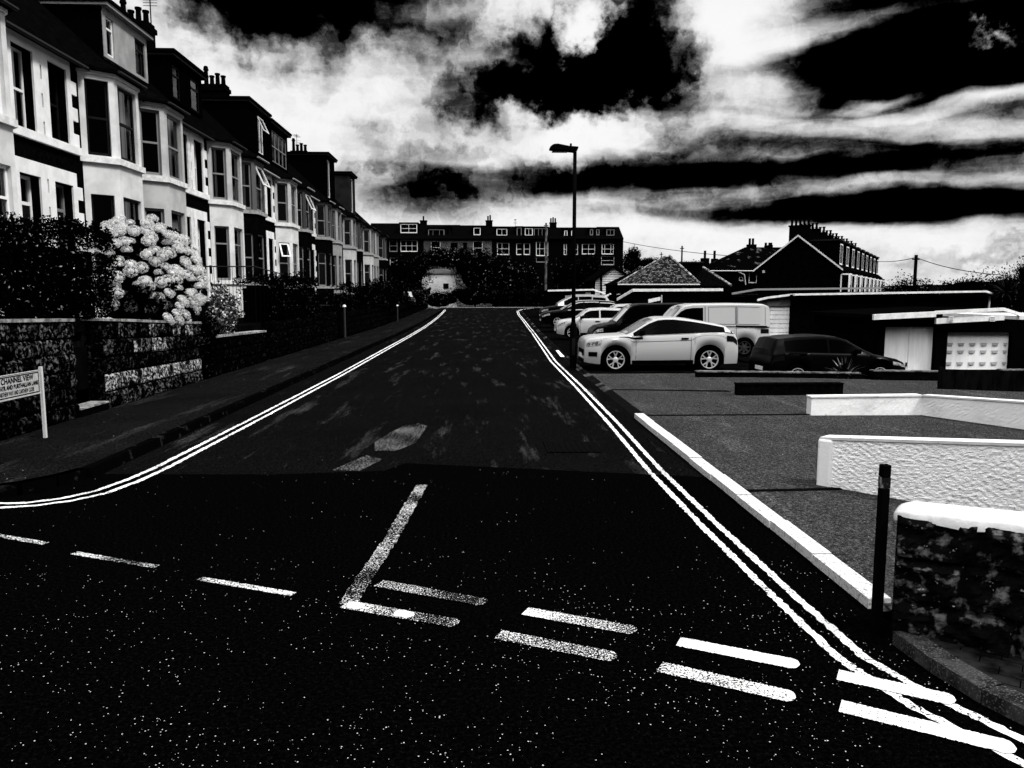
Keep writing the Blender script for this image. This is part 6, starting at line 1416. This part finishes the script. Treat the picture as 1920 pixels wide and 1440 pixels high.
# --- receding terrace: gable end then a row of houses running off to the right
YJ = 78.; ANG = R(32)
xl, zl = at(1418, 504, YJ); xr_, zr_ = at(1572, 494, YJ-2); xk, zk = at(1495, 443, YJ)
W2 = 8.0; cx0 = at(1495, 500, YJ)[0]
zev = at(1418, 504, YJ)[1]; zpk = at(1495, 444, YJ)[1]
LJ = ['gable end house with white bargeboards and a stack of chimney pots', 'second house of the receding right row, with the nearest dormer', 'third house of the receding right row', 'fourth house of the receding right row', 'fifth house of the receding right row',
      'sixth house of the receding right row', 'seventh house of the receding right row', 'eighth house of the receding right row, near its low end', 'last house of the receding right row beside the open sky']
for k in range(9):
    o = thing('gabled_house' if k == 0 else 'row_house', (cx0+math.sin(ANG)*5.2*k, YJ+math.cos(ANG)*5.2*k, -.7), LJ[k], 'house', 'houses of the receding right row', rz=-ANG, local=True)
    ev, pk = zev+.7, zpk+.7; hw_ = W2/2
    b = MB(); b.add([(-hw_, 0, 0), (hw_, 0, 0), (hw_, 0, ev), (0, 0, pk), (-hw_, 0, ev), (-hw_, 5.2, 0), (hw_, 5.2, 0), (hw_, 5.2, ev), (0, 5.2, pk), (-hw_, 5.2, ev)], [(0, 1, 2, 3, 4), (9, 8, 7, 6, 5), (1, 6, 7, 2), (5, 0, 4, 9)]); b.build('wall', garwall, o)
    sl = (pk-ev)/hw_; b = MB()
    for sg in (1, -1): b.add([(sg*(hw_+.35), -.25 if k == 0 else 0, ev-.35*sl+.03), (0, -.25 if k == 0 else 0, pk+.03), (0, 5.2, pk+.03), (sg*(hw_+.35), 5.2, ev-.35*sl+.03)]+[(sg*(hw_+.35), -.25 if k == 0 else 0, ev-.35*sl+.2), (0, -.25 if k == 0 else 0, pk+.2), (0, 5.2, pk+.2), (sg*(hw_+.35), 5.2, ev-.35*sl+.2)], [(4, 5, 6, 7), (0, 3, 2, 1), (0, 1, 5, 4), (0, 4, 7, 3)])
    b.build('roof', slate, o)
    if k == 0:
        b = MB()
        for sg in (1, -1): b.add([(sg*(hw_+.35), -.3, ev-.35*sl+.02), (0, -.3, pk+.02), (0, -.3, pk+.2), (sg*(hw_+.35), -.3, ev-.35*sl+.2), (sg*(hw_+.35), -.26, ev-.35*sl+.02), (0, -.26, pk+.02), (0, -.26, pk+.2), (sg*(hw_+.35), -.26, ev-.35*sl+.2)], [(0, 1, 2, 3), (4, 7, 6, 5), (3, 2, 6, 7)])
        b.build('bargeboard', fas, o)
        b = MB(); b.box(-hw_+.55, -hw_+.8, -.06, -.01, ev-.35, ev-.1); b.build('vent', gutter_l, o)
    # chimney across the ridge
    b = MB(); b.box(-1.0, 1.0, .3, .95, pk-.6, pk+1.05); b.box(-1.08, 1.08, .22, 1.03, pk+1.05, pk+1.2); ch = b.build('chimney', brickblk, o)
    for q in range(5): b = MB(); x = -.8+.4*q; b.cyl(x, .62, pk+1.2, pk+1.75, .12, 8); b.cyl(x, .62, pk+1.68, pk+1.8, .17, 8); b.build('chimney_pot', brickblk, ch)
    # dormer and bay on the right hand side
    b = MB(); b.box(hw_*.42, hw_*.92, 2.2, 4.6, ev, pk-.35); dd = b.build('dormer', garwall, o); b = MB(); b.box(.3, hw_*.95, 2.0, 4.8, pk-.345, pk-.2); b.build('dormer_roof', gutter_m, dd)
    window(o, (hw_*.92+.02, 2.35, ev+.45), (0, 1, 0), (1, 0, 0), 2.1, pk-ev-1.1, frame_w, (), (.5,), ft=.12, simple=True)
    bp_ = [(hw_, .9), (hw_+.8, 1.4), (hw_+.8, 3.0), (hw_, 3.5)]; b = MB(); b.prism(bp_[:], 0, ev-.3); by_ = b.build('bay', garwall, o)
    for (p, q) in zip(bp_[:-1], bp_[1:]):
        Lq = math.dist(p, q); U = ((q[0]-p[0])/Lq, (q[1]-p[1])/Lq, 0); Nn = (U[1], -U[0], 0)
        for z in (ev-2.6,): window(o, (p[0]+Nn[0]*.07, p[1]+Nn[1]*.07, z), U, Nn, Lq, 2.1, frame_w, (), (), ft=.13, simple=True)

# distant hills along the horizon
b = MB(); r_ = random.Random(4); vs = []; n = 120
for i in range(n+1):
    a = R(-60+150*i/n); d = 900.; h = 6+9*(.5+.5*mnoise.noise(Vector((i*.13, 0, 0))))+4*sm((i-60)/20)
    vs += [(math.sin(a)*d, math.cos(a)*d, -2), (math.sin(a)*(d+40), math.cos(a)*(d+40), h), (math.sin(a)*(d+400), math.cos(a)*(d+400), -2)]
b.add(vs, [(3*i+k, 3*i+3+k, 3*i+4+k, 3*i+1+k) for i in range(n) for k in (0, 1)]); tag(b.build('hills', dark_m), kind='structure')
